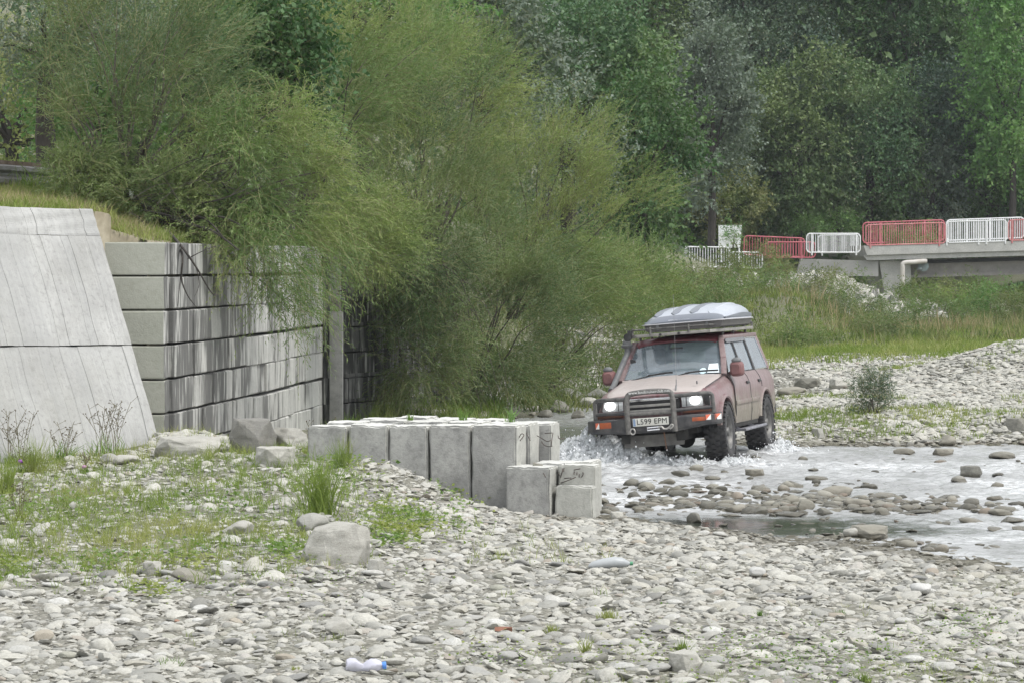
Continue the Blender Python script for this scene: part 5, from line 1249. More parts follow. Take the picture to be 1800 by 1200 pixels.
UNDER = simple('underbody', (.015, .015, .015), (.04, .038, .035), 6, .8)
GREYP = simple('grey_plastic', (.16, .165, .17), (.11, .112, .115), 10, .55)
DARKP = simple('black_trim', (.02, .02, .022), (.045, .045, .045), 10, .5)
CHROME = simple('dull_chrome', (.75, .75, .76), (.60, .60, .62), 8, .22, metal=.9)
SLAT = simple('dusty_grille_slat', (.42, .41, .385), (.30, .29, .27), 12, .5, metal=.3)
AMBER = simple('amber_lens', (.42, .10, .03), (.26, .07, .035), 14, .35); AMBER_D = simple('muddy_amber_lens', (.16, .055, .03), (.10, .05, .035), 10, .45)
WHITEM = simple('white_reflector', (.80, .80, .78), (.7, .7, .68), 10, .5); REDM = simple('orange_red_reflector', (.70, .16, .07), (.6, .14, .08), 10, .5)
RIM = simple('dusty_alloy', (.20, .195, .185), (.10, .10, .098), 10, .5, metal=.4)
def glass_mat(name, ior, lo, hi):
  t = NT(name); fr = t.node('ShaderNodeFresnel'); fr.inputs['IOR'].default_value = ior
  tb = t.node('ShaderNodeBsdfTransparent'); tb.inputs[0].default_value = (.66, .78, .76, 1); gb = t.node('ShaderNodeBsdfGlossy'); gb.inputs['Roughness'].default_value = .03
  db = t.node('ShaderNodeBsdfDiffuse'); db.inputs[0].default_value = (.52, .62, .70, 1)  # bluish diffuse veil puts reflected sky into the dusty glass
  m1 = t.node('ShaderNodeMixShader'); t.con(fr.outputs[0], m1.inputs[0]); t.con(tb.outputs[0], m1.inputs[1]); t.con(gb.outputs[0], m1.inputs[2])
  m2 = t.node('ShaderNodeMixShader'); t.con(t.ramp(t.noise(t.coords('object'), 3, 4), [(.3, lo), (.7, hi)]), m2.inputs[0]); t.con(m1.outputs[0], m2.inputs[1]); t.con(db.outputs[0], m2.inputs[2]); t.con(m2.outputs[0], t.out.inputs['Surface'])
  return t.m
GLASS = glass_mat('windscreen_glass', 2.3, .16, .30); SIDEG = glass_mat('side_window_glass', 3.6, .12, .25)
t = NT('lamp_glass'); t.base((.62, .64, .65), .12, .6); t.b.inputs['Metallic'].default_value = .35; t.bump(t.node('ShaderNodeTexWave').outputs['Fac'], .2, .004); LENS = t.m
t = NT('lit_headlamp'); t.base((1, 1, 1), .3); t.b.inputs['Emission Color'].default_value = (1, .99, .96, 1); t.b.inputs['Emission Strength'].default_value = 3.0; LIT = t.m

car = empty('off_road_car'); car.matrix_world = CARM
tag(car, 'muddy maroon off-road estate car with black bull bar and lit headlamps fording the river', 'car')
def cb(mb, name, m, parent=car, bevel=0, auto=True): return mb.build(name, m, parent, bevel, auto)

# lower body with hood line, wheel arches cut out
def body_ring(y, zt, wt, ws, zs, wm, zb, cr=.03):
    h = [(0, zt+cr), (wt*.5, zt+cr*.8), (wt-.06, zt+cr*.2), (wt, zt-.012), (ws, zs), (wm, zs-.10), (wm+.008, .80), (wm+.004, .66), (wm-.03, zb+.03), (wm-.10, zb), (0, zb)]
    return [(x, y, z) for x, z in h]+[(-x, y, z) for x, z in h[-2:0:-1]]
st = [(-.70, .985, .66, .74, .95, .80, .70), (-.64, 1.02, .73, .79, .98, .845, .66), (-.50, 1.06, .78, .835, 1.00, .875, .56), (-.25, 1.09, .80, .85, 1.02, .895, .48), (.10, 1.13, .805, .86, 1.05, .905, .46), (.40, 1.17, .80, .86, 1.09, .905, .46),
      (.62, 1.215, .79, .86, 1.13, .905, .46), (1.1, 1.235, .81, .87, 1.15, .91, .46), (2.0, 1.24, .82, .875, 1.15, .915, .46), (2.8, 1.24, .82, .875, 1.15, .915, .47), (3.4, 1.24, .81, .87, 1.15, .905, .50), (3.72, 1.235, .79, .85, 1.14, .885, .54), (3.84, 1.2, .76, .81, 1.10, .85, .58)]
mb = MB(); mb.loft([body_ring(*s) for s in st]); bodyme = mb.mesh('body')
bo = bpy.data.objects.new('body', bodyme); COL.objects.link(bo)
cut = MB()
for y in (0, 2.85):
    for sx in (-1, 1):
        pts = [(sx*.52, y+.505*math.cos(a), .40+.505*math.sin(a)) for a in [2*math.pi*k/36 for k in range(36)]]
        cut.prism(pts, (sx*.6, 0, 0))
cut.box((-.78, .68, .60), (.78, 3.66, 1.4))      # cabin well
cutme = cut.mesh('c'); co_ = bpy.data.objects.new('c', cutme); COL.objects.link(co_)
bm_ = bo.modifiers.new('b', 'BOOLEAN'); bm_.operation = 'DIFFERENCE'; bm_.object = co_; bm_.solver = 'EXACT'
bpy.context.view_layer.update(); dg = bpy.context.evaluated_depsgraph_get()
nm_ = bpy.data.meshes.new_from_object(bo.evaluated_get(dg)); bo.modifiers.clear(); bo.data = nm_; nm_.name = 'body'
bpy.data.objects.remove(co_)
nm_.materials.clear(); nm_.materials.append(PAINT); nm_.materials.append(UNDER)
for p in nm_.polygons:
    c = p.center
    inside = any(abs(math.hypot(c.y-y, c.z-.40)-.505) < .02 and abs(c.x) < .93 and abs(p.normal.x) < .5 for y in (0, 2.85)) or (abs(abs(c.x)-.52) < .01) or (c.z < .6 and p.normal.z < -.7) or (abs(c.x) < .785 and .67 < c.y < 3.67 and .59 < c.z < 1.21 and not p.normal.z > .9)
    p.material_index = 1 if inside or (c.z < .61 and abs(c.x) < .77 and p.normal.z > .5) else 0
    p.use_smooth = True
nm_.set_sharp_from_angle(angle=rad(32)); bo.parent = car
# wheel arch flares
for y in (0, 2.85):
    for sx in (-1, 1):
        mb = MB(); rings = []
        for k in range(25):
            a = rad(14+152*k/24); c_, s_ = math.cos(a), math.sin(a)
            rings.append([(sx*.885, y+.555*c_, .40+.555*s_), (sx*.925, y+.545*c_, .40+.545*s_), (sx*.945, y+.52*c_, .40+.52*s_), (sx*.932, y+.498*c_, .40+.498*s_), (sx*.86, y+.498*c_, .40+.498*s_)])
        mb.loft(rings); cb(mb, 'wheel_arch', PAINT)
# bonnet
mb = MB(); rings = []
for (y, zt, w) in [(-.655, 1.012, .66), (-.60, 1.05, .69), (-.45, 1.085, .72), (-.2, 1.115, .735), (.1, 1.15, .745), (.35, 1.185, .745), (.56, 1.222, .74)]:
    h = [(0, zt+.042), (w*.30, zt+.042), (w*.42, zt+.036), (w*.5, zt+.028), (w*.85, zt+.020), (w*.97, zt+.006), (w, zt-.012)]
    up_ = [(x, y, z) for x, z in h]; full = [(-x, y, z) for x, y, z in up_[::-1][:-1]]+up_
    rings.append(full+[(x, yy, z-.03) for x, yy, z in full[::-1]])
mb.loft(rings); cb(mb, 'bonnet', HOODP)
mb = MB(); mb.tube(smooth_path([(.745, -.52, 1.078), (.76, 0, 1.142), (.775, .35, 1.185), (.80, .62, 1.232)], 4), .006, 5); cb(mb, 'panel_gap', DARKP)
# cowl panel, door sheets, mouldings
mb = MB(); mb.prism([(-.74, .55, 1.225), (.74, .55, 1.225), (.76, .68, 1.245), (-.76, .68, 1.245)], (0, 0, -.03)); cb(mb, 'cowl', HOODP)
def sx_(z): return .862 if z > 1.05 else .912
for sx in (-1, 1):
    for nm, y0, y1 in (('front_door', .62, 1.73), ('rear_door', 1.745, 2.42)):
        mb = MB(); rings = []
        y1b = y1 if nm == 'front_door' else 2.60
        def w_at(z): 
            return float(np.interp(z, [.50, .66, .80, 1.05, 1.15, 1.225], [.895, .922, .926, .920, .882, .835]))
        zs = [.50, .60, .70, .80, .95, 1.05, 1.10, 1.15, 1.19, 1.225]
        outl = []
        for z in zs:
            ye = y1b
            if nm == 'rear_door' and z < .88: ye = 2.85-math.sqrt(max(0, .585**2-(z-.40)**2))
            ye = min(ye, y1b); outl.append((z, y0, ye))
        V = []; Fc = []
        for z, a, b in outl:
            for j in range(7): V.append((sx*w_at(z), a+(b-a)*j/6, z))
        nv_ = 7
        Fc = [(i*nv_+j, i*nv_+j+1, (i+1)*nv_+j+1, (i+1)*nv_+j) for i in range(len(outl)-1) for j in range(nv_-1)]
        b0 = len(V); V += [(x-sx*.022, y, z) for x, y, z in V]; Fc += [tuple(b0+i for i in f[::-1]) for f in Fc[:]]
        loop = [j for j in range(nv_)]+[(i+1)*nv_-1 for i in range(1, len(outl))]+[(len(outl)-1)*nv_+j for j in range(nv_-2, -1, -1)]+[i*nv_ for i in range(len(outl)-2, 0, -1)]
        Fc += [(loop[i], loop[(i+1) % len(loop)], b0+loop[(i+1) % len(loop)], b0+loop[i]) for i in range(len(loop))]
        mb.add(V, Fc, True); d_ = cb(mb, nm, PAINT)
        mb = MB(); ym = y1b-.16; mb.box((sx*.925-.012, ym-.08, 1.045), (sx*.925+.012, ym+.08, 1.085)); mb.build('door_handle', DARKP, d_, bevel=.006)
        mb = MB(); mb.box((sx*.930-.012, y0+.02, .765), (sx*.930+.012, (y1b if nm == 'front_door' else 2.30), .83)); mb.build('side_moulding', PAINT, d_, bevel=.008)
mb = MB(); mb.box((-.885, .60, .43), (.885, 2.30, .50)); cb(mb, 'sill', UNDER, bevel=.02)
for sx in (-1, 1):
    mb = MB()
    for y in (.612, 1.738, 2.612):
        zs = [.50, .66, .80, 1.05, 1.15, 1.225] if y < 2.6 else [.97, 1.05, 1.15, 1.225]
        mb.tube([(sx*(float(np.interp(z, [.50, .66, .80, 1.05, 1.15, 1.225], [.895, .922, .926, .920, .882, .835]))+.001), y, z) for z in zs], .007, 5)
    cb(mb, 'door_gap', DARKP)
# greenhouse
def gx(z, y=2.): return float(np.interp(z, [1.22, 1.76], [.815, .665]))*(1 if y > 1.1 else 1)
def gp(y, z, sx=1): return (sx*gx(z), y, z)
RZ = 1.755
for sx in (-1, 1):
    mb = MB(); q = [(sx*.785, .60, 1.215), (sx*.735, .86, 1.45), (sx*.665, 1.13, 1.70), (sx*.650, 1.22, 1.765)]
    for a, b in zip(q[:-1], q[1:]): mb.bar(a, b, .085, .06, up=(sx*.3, -.8, .6))
    cb(mb, 'front_pillar', PAINT, bevel=.012)
    for nm, ya, yb, w in (('door_pillar', 1.70, 1.74, .085), ('door_pillar', 2.62, 2.64, .10), ('rear_pillar', 3.68, 3.56, .12)):
        mb = MB(); mb.bar(gp(ya, 1.22, sx), gp(yb, RZ+.005, sx), w, .04, up=(sx, 0, 0)); cb(mb, nm, DARKP if nm == 'door_pillar' else PAINT, bevel=.01)
    mb = MB(); mb.bar(gp(1.15, RZ, sx), gp(3.6, RZ, sx), .07, .06, up=(0, 0, 1)); cb(mb, 'cant_rail', PAINT, bevel=.015)
    for nm, poly in (('side_window', [(.74, 1.232), (1.18, 1.70), (1.22, 1.725), (1.67, 1.725), (1.655, 1.232)]), ('side_window', [(1.76, 1.232), (1.775, 1.725), (2.57, 1.725), (2.56, 1.232)]), ('quarter_window', [(2.69, 1.232), (2.70, 1.725), (3.48, 1.715), (3.60, 1.26), (3.58, 1.232)])):
        mb = MB(); mb.prism([(sx*(gx(z)+.004), y, z) for y, z in poly], (-sx*.006, 0, 0)); wn_ = cb(mb, nm, SIDEG, auto=False)
        mb = MB(); pp = [(sx*(gx(z)+.006), y, z) for y, z in poly]
        for a, b in zip(pp, pp[1:]+pp[:1]): mb.bar(a, b, .018, .014, up=(sx, 0, 0))
        mb.build('window_frame', CHROME if sx > 0 and nm == 'quarter_window' else DARKP, wn_)
    mb = MB(); pp = [(sx*(gx(z)+.03), y, z) for y, z in ((1.17, 1.70), (1.25, 1.735), (2.58, 1.735), (2.58, 1.68), (1.26, 1.675))]; mb.prism(pp, (sx*.008, 0, 0)); cb(mb, 'wind_deflector', simple('smoked_plastic', (.10, .10, .11), (.07, .07, .075), 8, .25))
# roof
mb = MB(); rings = []
for y, z, w in [(1.115, 1.735, .60), (1.16, 1.765, .635), (1.35, 1.795, .655), (2.2, 1.815, .665), (3.1, 1.805, .665), (3.5, 1.79, .655), (3.62, 1.765, .63)]:
    h = [(0, z+.03), (w*.5, z+.024), (w*.85, z+.008), (w*.97, z-.008), (w, z-.03)]
    f_ = [(-x, y, zz) for x, zz in h[::-1][:-1]]+[(x, y, zz) for x, zz in h]; rings.append(f_+[(x*.97, yy, zz-.03) for x, yy, zz in f_[::-1]])
mb.loft(rings); cb(mb, 'roof', ROOFP)
for k in (-.42, -.21, 0, .21, .42):
    mb = MB(); mb.bar((k, 1.35, 1.828-abs(k)*.03), (k, 3.4, 1.84-abs(k)*.03), .05, .012); cb(mb, 'roof_rib', ROOFP, bevel=.004)
# windscreen
mb = MB(); W = []
for (z, y, w) in [(1.232, .575, .765), (1.36, .72, .735), (1.49, .86, .70), (1.61, .985, .665), (1.725, 1.105, .625)]:
    W.append([(w*u, y+.06*u*u, z) for u in (-1, -.75, -.4, 0, .4, .75, 1)])
mb.loft(W, closed=False, caps=False); mb.loft([[(x, y+.006, z) for x, y, z in r] for r in W], closed=False, caps=False); ws = mb.build('windscreen', GLASS, car)
mb = MB(); e_ = [W[0][0], W[0][3], W[0][6], W[2][6], W[4][6], W[4][3], W[4][0], W[2][0]]
for a, b in zip(e_, e_[1:]+e_[:1]): mb.bar(a, b, .022, .015, up=(0, -.7, .7))
mb.build('windscreen_seal', DARKP, ws)
def on_ws(u, v, off=.012):   # u across, v up
    z = 1.232+v*(1.725-1.232); y = .575+v*(.53); w = .765-.14*v; return (w*u, y+.06*u*u-off, z+off*.6)
mb = MB(); mb.prism([on_ws(.70, .05), on_ws(.93, .03), on_ws(.93, .30), on_ws(.75, .30)], (0, .003, 0)); mb.build('white_sticker', simple('white_sticker', (.72, .84, .88), (.80, .86, .88), 6, .5), ws)
mb = MB(); c0 = Vector(on_ws(.62, .11)); mb.prism([c0+Vector((.055*math.cos(a), .055*.6*math.sin(a), .055*.8*math.sin(a))) for a in [k*math.pi/8 for k in range(16)]], (0, .003, 0)); mb.build('round_sticker', simple('pale_blue_sticker', (.62, .82, .90), (.7, .85, .9), 6, .5), ws)
for pts in ([(-.60, .50, 1.225), (-.35, .565, 1.275), (-.10, .58, 1.30), (.03, .575, 1.30)], [(.03, .48, 1.225), (.22, .55, 1.275), (.45, .58, 1.29), (.70, .61, 1.285)]):
    mb = MB(); mb.tube(smooth_path(pts, 5), .009, 6); mb.tube(smooth_path([(x, y-.012, z+.012) for x, y, z in pts[1:]], 5), .006, 5); cb(mb, 'wiper', DARKP)
# rear glass wall and tail
mb = MB(); mb.prism([(-.72, 3.70, 1.25), (.72, 3.70, 1.25), (.60, 3.60, 1.72), (-.60, 3.60, 1.72)], (0, .006, 0)); cb(mb, 'rear_window', GLASS, auto=False)
mb = MB(); mb.bar((-.74, 3.72, 1.24), (.74, 3.72, 1.24), .06, .05); mb.bar((-.62, 3.60, 1.745), (.62, 3.60, 1.745), .06, .05); cb(mb, 'tailgate_frame', PAINT)
mb = MB(); mb.box((-.86, 3.80, .52), (.86, 3.93, .68)); cb(mb, 'rear_bumper', BUMPM, bevel=.03)
# inside
INT = simple('grey_interior', (.10, .115, .13), (.07, .08, .09), 6, .8); INTL = simple('light_interior', (.46, .52, .50), (.38, .43, .42), 6, .8)
mb = MB(); mb.box((-.74, .62, 1.02), (.74, .98, 1.235)); mb.box((-.5, .80, 1.2), (-.18, .98, 1.27)); cb(mb, 'dashboard', INT, bevel=.03)
mb = MB(); mb.tube([(-.38+.19*math.cos(a), .98+.04*math.sin(a), 1.20+.18*math.sin(a)) for a in [k*math.pi/10 for k in range(21)]], .015, 6, caps=False); mb.tube([(-.38, 1.0, 1.2), (-.38, .85, 1.12)], .03, 6); cb(mb, 'steering_wheel', DARKP)
for x in (-.38, .38):
    s0 = empty('seat', (0, 0, 0), 0, car)
    mb = MB(); mb.box((x-.25, 1.15, .74), (x+.25, 1.68, .88)); mb.build('seat_cushion', INT, s0, bevel=.04)
    mb = MB(); mb.prism([(x-.24, 1.62, .84), (x+.24, 1.62, .84), (x+.21, 1.80, 1.40), (x-.21, 1.80, 1.40)], (0, .13, .02)); mb.build('backrest', INT, s0, bevel=.04)
    mb = MB(); mb.prism([(x-.14, 1.80, 1.43), (x+.14, 1.80, 1.43), (x+.12, 1.83, 1.62), (x-.12, 1.83, 1.62)], (0, .10, 0)); mb.build('headrest', simple('headrest_cloth', (.06, .09, .13), (.05, .07, .1), 6, .8), s0, bevel=.04)
mb = MB(); mb.box((-.70, 2.65, .65), (.70, 3.55, 1.20)); cb(mb, 'luggage_box', INTL, bevel=.02)
mb = MB(); mb.box((-.02, 3.0, 1.2), (.30, 3.5, 1.52)); cb(mb, 'stowed_crate', INTL, bevel=.03)
mb = MB(); mb.tube([(-.66+.0, .90, 1.46), (-.66, .93, 1.46)], .075, 16); mb.tube([(-.66, .92, 1.40), (-.66, .88, 1.28)], .012, 6); cb(mb, 'dashboard_fan', DARKP)
mb = MB(); mb.prism([(-.72, .66, 1.24), (-.52, .66, 1.24), (-.50, .82, 1.34), (-.68, .82, 1.36)], (0, .01, .01)); cb(mb, 'yellow_vest', simple('hi_vis_cloth', (.70, .82, .25), (.75, .80, .45), 8, .8))
mb = MB(); mb.prism([(-.56, .65, 1.245), (-.44, .65, 1.245), (-.42, .78, 1.31), (-.54, .78, 1.31)], (0, .01, .01)); cb(mb, 'white_papers', WHITEM)
mb = MB(); mb.box((-.09, 1.02, 1.60), (.11, 1.05, 1.66)); cb(mb, 'rear_view_mirror', DARKP, bevel=.01)
# mirrors
for sx in (-1, 1):
    mr = empty('door_mirror', (0, 0, 0), 0, car)
    mb = MB(); rings = [[(sx*(.965+a*math.copysign(abs(math.cos(q))**.55, math.cos(q))), y, 1.285+b*math.copysign(abs(math.sin(q))**.55, math.sin(q))) for q in [k*math.pi/8 for k in range(16)]] for y, a, b in ((.58, .06, .07), (.60, .085, .095), (.66, .10, .11), (.74, .10, .11), (.75, .09, .10))]
    mb.loft(rings); mb.build('mirror_shell', MIRP, mr)
    mb = MB(); mb.bar((sx*.84, .74, 1.22), (sx*.90, .70, 1.25), .05, .04); mb.build('mirror_arm', PAINT, mr)
    mb = MB(); c0 = Vector((sx*.97, .66, 1.41)); bm = bmesh.new(); bmesh.ops.create_uvsphere(bm, u_segments=14, v_segments=8, radius=1); mb.add([(c0.x+v.co.x*.075, c0.y+v.co.y*.05, c0.z+v.co.z*.045) for v in bm.verts], [[v.index for v in f.verts] for f in bm.faces], True); bm.free(); mb.build('extra_mirror', GREYP, mr)
# snorkel
sn = empty('snorkel', (0, 0, 0), 0, car)
mb = MB(); mb.tube(smooth_path([(-.86, .30, 1.10), (-.855, .45, 1.16), (-.84, .60, 1.26), (-.785, .84, 1.47), (-.745, 1.0, 1.62), (-.74, 1.03, 1.72)], 5), .045, 12); mb.build('snorkel_pipe', GREYP, sn)
mb = MB(); mb.loft([[(-.745+w*math.cos(a), 1.03+w*.8*math.sin(a), z) for a in [k*math.pi/8 for k in range(16)]] for z, w in ((1.70, .06), (1.715, .075), (1.735, .095), (1.75, .095), (1.76, .07), (1.82, .055), (1.825, .02))]); mb.build('snorkel_head', GREYP, sn)
# front end: grille
g_ = empty('grille', (0, 0, 0), 0, car)
mb = MB(); mb.box((-.40, -.735, .765), (.40, -.66, .985)); mb.build('grille_frame', DARKP, g_, bevel=.01)
mb = MB(); mb.box((-.38, -.76, .945), (.38, -.73, .985)); mb.build('top_strip', CHROME, g_, bevel=.006)
for z in (.805, .875): mb = MB(); mb.box((-.34, -.755, z-.015), (.34, -.73, z+.022)); mb.build('slat', SLAT, g_, bevel=.004)
mb = MB(); mb.box((.30, -.77, .80), (.38, -.735, .90)); mb.build('emblem_plate', DARKP, g_)
mb = MB(); mb.box((-.83, -.70, .805), (.83, -.60, 1.0)); cb(mb, 'front_panel', DARKP, bevel=.02)
for sx in (-1, 1):
    hl = empty('headlight', (0, 0, 0), 0, car)
    mb = MB(); mb.prism([(sx*.43, -.745, .825), (sx*.82, -.69, .825), (sx*.835, -.68, .985), (sx*.43, -.745, .985)], (0, .04, 0)); mb.build('lamp_housing', LENS, hl, bevel=.008)
    mb = MB(); mb.prism([(sx*(.625+.072*math.cos(a)), -.742-.008, .908+.062*math.sin(a)) for a in [k*math.pi/10 for k in range(20)]], (0, .03, 0)); mb.build('lamp_bulb', LIT, hl)
    mb = MB()
    for xx in (.50, .745): mb.tube([(sx*xx, -.735, .83), (sx*xx, -.735, .98)], .006, 5)
    mb.build('lamp_divider', DARKP, hl)
    mb = MB(); mb.prism([(sx*.44, -.765, .735), (sx*.86, -.70, .735), (sx*.87, -.69, .79), (sx*.44, -.765, .79)], (0, .05, 0)); cb(mb, 'side_lamp', AMBER_D, bevel=.008)
# bull bar and winch bumper
bb = empty('bull_bar', (0, 0, 0), 0, car)
mb = MB()
sec = [(-.975, -.70), (-.90, -.84), (-.80, -.93), (-.36, -1.02), (.40, -1.02), (.82, -.93), (.93, -.84), (.985, -.70)]
rings = []
for x, y in sec:
    zb = .50 if abs(x) < .5 else (.52 if x < 0 else .555); zt = .715
    rings.append([(x, y, zt), (x, y-.02, zt-.02), (x, y-.02, zb+.03), (x, y+.03, zb), (x*.97, y+.18, zb), (x*.97, y+.18, zt)])
mb.loft(rings, smooth=False); mb.build('winch_bumper', BUMPM, bb, bevel=.01)
Tb = .036
mb = MB(); mb.tube(smooth_path([(-.30, -1.045, .50), (-.30, -1.045, .80), (-.295, -1.03, .98), (-.27, -1.02, 1.045), (-.20, -1.015, 1.07), (.04, -1.015, 1.085), (.28, -1.015, 1.07), (.345, -1.02, 1.045), (.37, -1.03, .98), (.375, -1.045, .80), (.375, -1.045, .50)], 5), .040, 12); mb.build('centre_hoop', TUBEM, bb)
mb = MB(); mb.tube([(-.28, -1.035, .775), (.36, -1.035, .775)], .026, 10); mb.build('cross_tube', TUBEM, bb)
for sx, xo, xi in ((-1, -.815, -.29), (1, .905, .37)):
    mb = MB(); mb.tube(smooth_path([(xi, -1.02, .995), (xo*.62+xi*.38, -.96, 1.0), (xo-sx*.07, -.88, 1.0), (xo-sx*.01, -.85, .975), (xo, -.85, .92), (xo+sx*.005, -.85, .72)], 5), Tb*.85, 10); mb.build('side_hoop', BLACKM, bb)
    mb = MB(); mb.tube([(xi, -1.02, .79), (xi+(xo-xi)*.5, -.95, .80), (xo, -.85, .80)], Tb*.7, 8); mb.build('lower_side_tube', BUMPM, bb)
def txt(body, size, name, m, parent, M, ext=.002, sx=1.):
    c = bpy.data.curves.new(name, 'FONT'); c.body = body; c.size = size; c.extrude = ext; c.align_x = 'CENTER'; c.align_y = 'CENTER'; c.space_character = 1.05
    o = bpy.data.objects.new(name, c); COL.objects.link(o); bpy.context.view_layer.update()
    me = bpy.data.meshes.new_from_object(o.evaluated_get(bpy.context.evaluated_depsgraph_get())); bpy.data.objects.remove(o)
    me.transform(M @ Matrix.Diagonal((sx, 1, 1, 1))); me.name = name; return link(name, me, m, parent)
FACE = Matrix.Rotation(rad(90), 4, 'X')       # text standing, readable from the front (-y)
txt('www.landcruiserclub.net', .058, 'bar_lettering', WHITEM, bb, Matrix.Translation((.045, -1.062, 1.078)) @ FACE, sx=.98)
# number plate
npl = empty('number_plate', (0, 0, 0), 0, car)
px0 = .035
mb = MB(); mb.box((px0-.262, -1.060, .603), (px0+.262, -1.048, .717)); mb.build('plate_board', simple('plate_white', (.66, .66, .60), (.56, .55, .50), 5, .5), npl, bevel=.004)
mb = MB(); mb.box((px0-.255, -1.0625, .61), (px0-.222, -1.0605, .71)); mb.build('plate_band', simple('plate_blue', (.16, .25, .42), (.25, .32, .42), 5, .5), npl)
txt('L599 EPM', .108, 'plate_lettering', simple('plate_black', (.03, .03, .03), None, 5, .5), npl, Matrix.Translation((px0+.018, -1.0635, .661)) @ FACE, sx=.98, ext=.0015)
txt('T', .09, 'bumper_letter', DARKP, bb, Matrix.Translation((.52, -1.022, .635)) @ Matrix.Rotation(.2, 4, 'Z') @ FACE)
# lamps and reflectors on the bumper
def blamp(x0, x1, y0, y1, z0, z1, name, m, par=bb):
    mb = MB(); mb.prism([(x0, y0, z0), (x1, y1, z0), (x1, y1, z1), (x0, y0, z1)], (0, .02, 0)); return mb.build(name, m, par, bevel=.003)
blamp(-.74, -.56, -.967, -1.002, .60, .685, 'indicator_lamp', AMBER)
blamp(.62, .80, -.997, -.962, .62, .675, 'indicator_lamp', AMBER)
for (x0, x1, ya, yb, z0, z1) in ((-.80, -.745, -.953, -.968, .60, .685), (.81, .875, -.957, -.91, .625, .70), (.925, .985, -.866, -.735, .62, .70)):
    r_ = blamp(x0, x1, ya, yb, z0, z1, 'reflector', WHITEM)
    mb = MB(); mb.prism([(x0, ya-.002, z1), (x1, yb-.002, z1), (x0, ya-.002, z0)], (0, .004, 0)); mb.build('red_half', REDM, r_)
# winch fairlead, shackles
mb = MB(); mb.tube([(-.02, -1.05, .545), (-.02, -1.065, .575), (.16, -1.065, .58), (.16, -1.065, .545), (-.02, -1.065, .54)], .011, 6); mb.build('fairlead', CHROME, bb)
mb = MB(); mb.tube(smooth_path([(.14, -1.07, .56), (.19, -1.09, .58), (.23, -1.085, .545), (.29, -1.08, .555), (.34, -1.08, .60), (.36, -1.08, .575), (.31, -1.08, .54)], 4), .014, 6); mb.build('winch_hook', SLAT, bb)
mb = MB(); mb.tube([(-.235+.035*math.cos(a), -1.07, .535+.04*math.sin(a)) for a in [k*math.pi/7 for k in range(15)]], .011, 6); mb.build('shackle', SLAT, bb)
mb = MB(); mb.tube([(.20, -1.0, .50), (.215, -.98, .25)], .012, 6); cb(mb, 'hanging_strap', RUST)
# aerials
mb = MB(); mb.tube([(.33, -.62, 1.06), (.34, -.60, 1.14)], .014, 8); mb.tube([(.34, -.60, 1.14), (.345, -.60, 1.22)], .008, 6); mb.tube([(.345, -.6, 1.22), (.40, -.60, 2.42)], .0022, 5); cb(mb, 'whip_aerial', simple('aerial_grey', (.3, .3, .3), (.22, .22, .22), 5, .5))
for (x, y) in ((-.45, .2), (.62, -.5), (-.05, 1.33), (-.32, 1.35)):
    mb = MB(); mb.tube([(x, y, 1.13 if y < 1 else 1.80), (x, y, 1.175 if y < 1 else 1.845)], .012, 6); cb(mb, 'washer_jet', GREYP)
# underside
mb = MB(); mb.box((-.46, -.85, .36), (-.34, 3.6, .50)); mb.box((.34, -.85, .36), (.46, 3.6, .50)); mb.box((-.6, -.6, .44), (.6, 3.6, .56)); cb(mb, 'chassis', UNDER)
mb = MB(); mb.prism([(-.42, -.86, .30), (.44, -.86, .30), (.46, -.80, .46), (-.46, -.80, .46)], (0, .04, 0)); cb(mb, 'skid_plate', simple('scraped_plate', (.16, .155, .14), (.09, .085, .08), 6, .6))
for y in (0, 2.85):
    mb = MB(); mb.tube([(-.75, y, .40), (.75, y, .40)], .055, 10); bm = bmesh.new(); bmesh.ops.create_uvsphere(bm, u_segments=14, v_segments=8, radius=.14); mb.add([(v.co.x+.28, v.co.y+y, v.co.z*1.05+.36) for v in bm.verts], [[v.index for v in f.verts] for f in bm.faces], True); bm.free(); cb(mb, 'axle', UNDER)
for sx in (-1, 1):
    mb = MB(); mb.box((sx*.98-.07, .50, .385), (sx*.98+.07, 2.02, .415)); mb.tube([(sx*1.05, .48, .40), (sx*1.05, 2.05, .405)], .022, 8)
    for y in (.75, 1.75): mb.bar((sx*.80, y, .45), (sx*.98, y, .39), .03, .03)
    cb(mb, 'side_step', simple('step_grey', (.26, .26, .30), (.12, .12, .13), 5, .4, metal=.3))
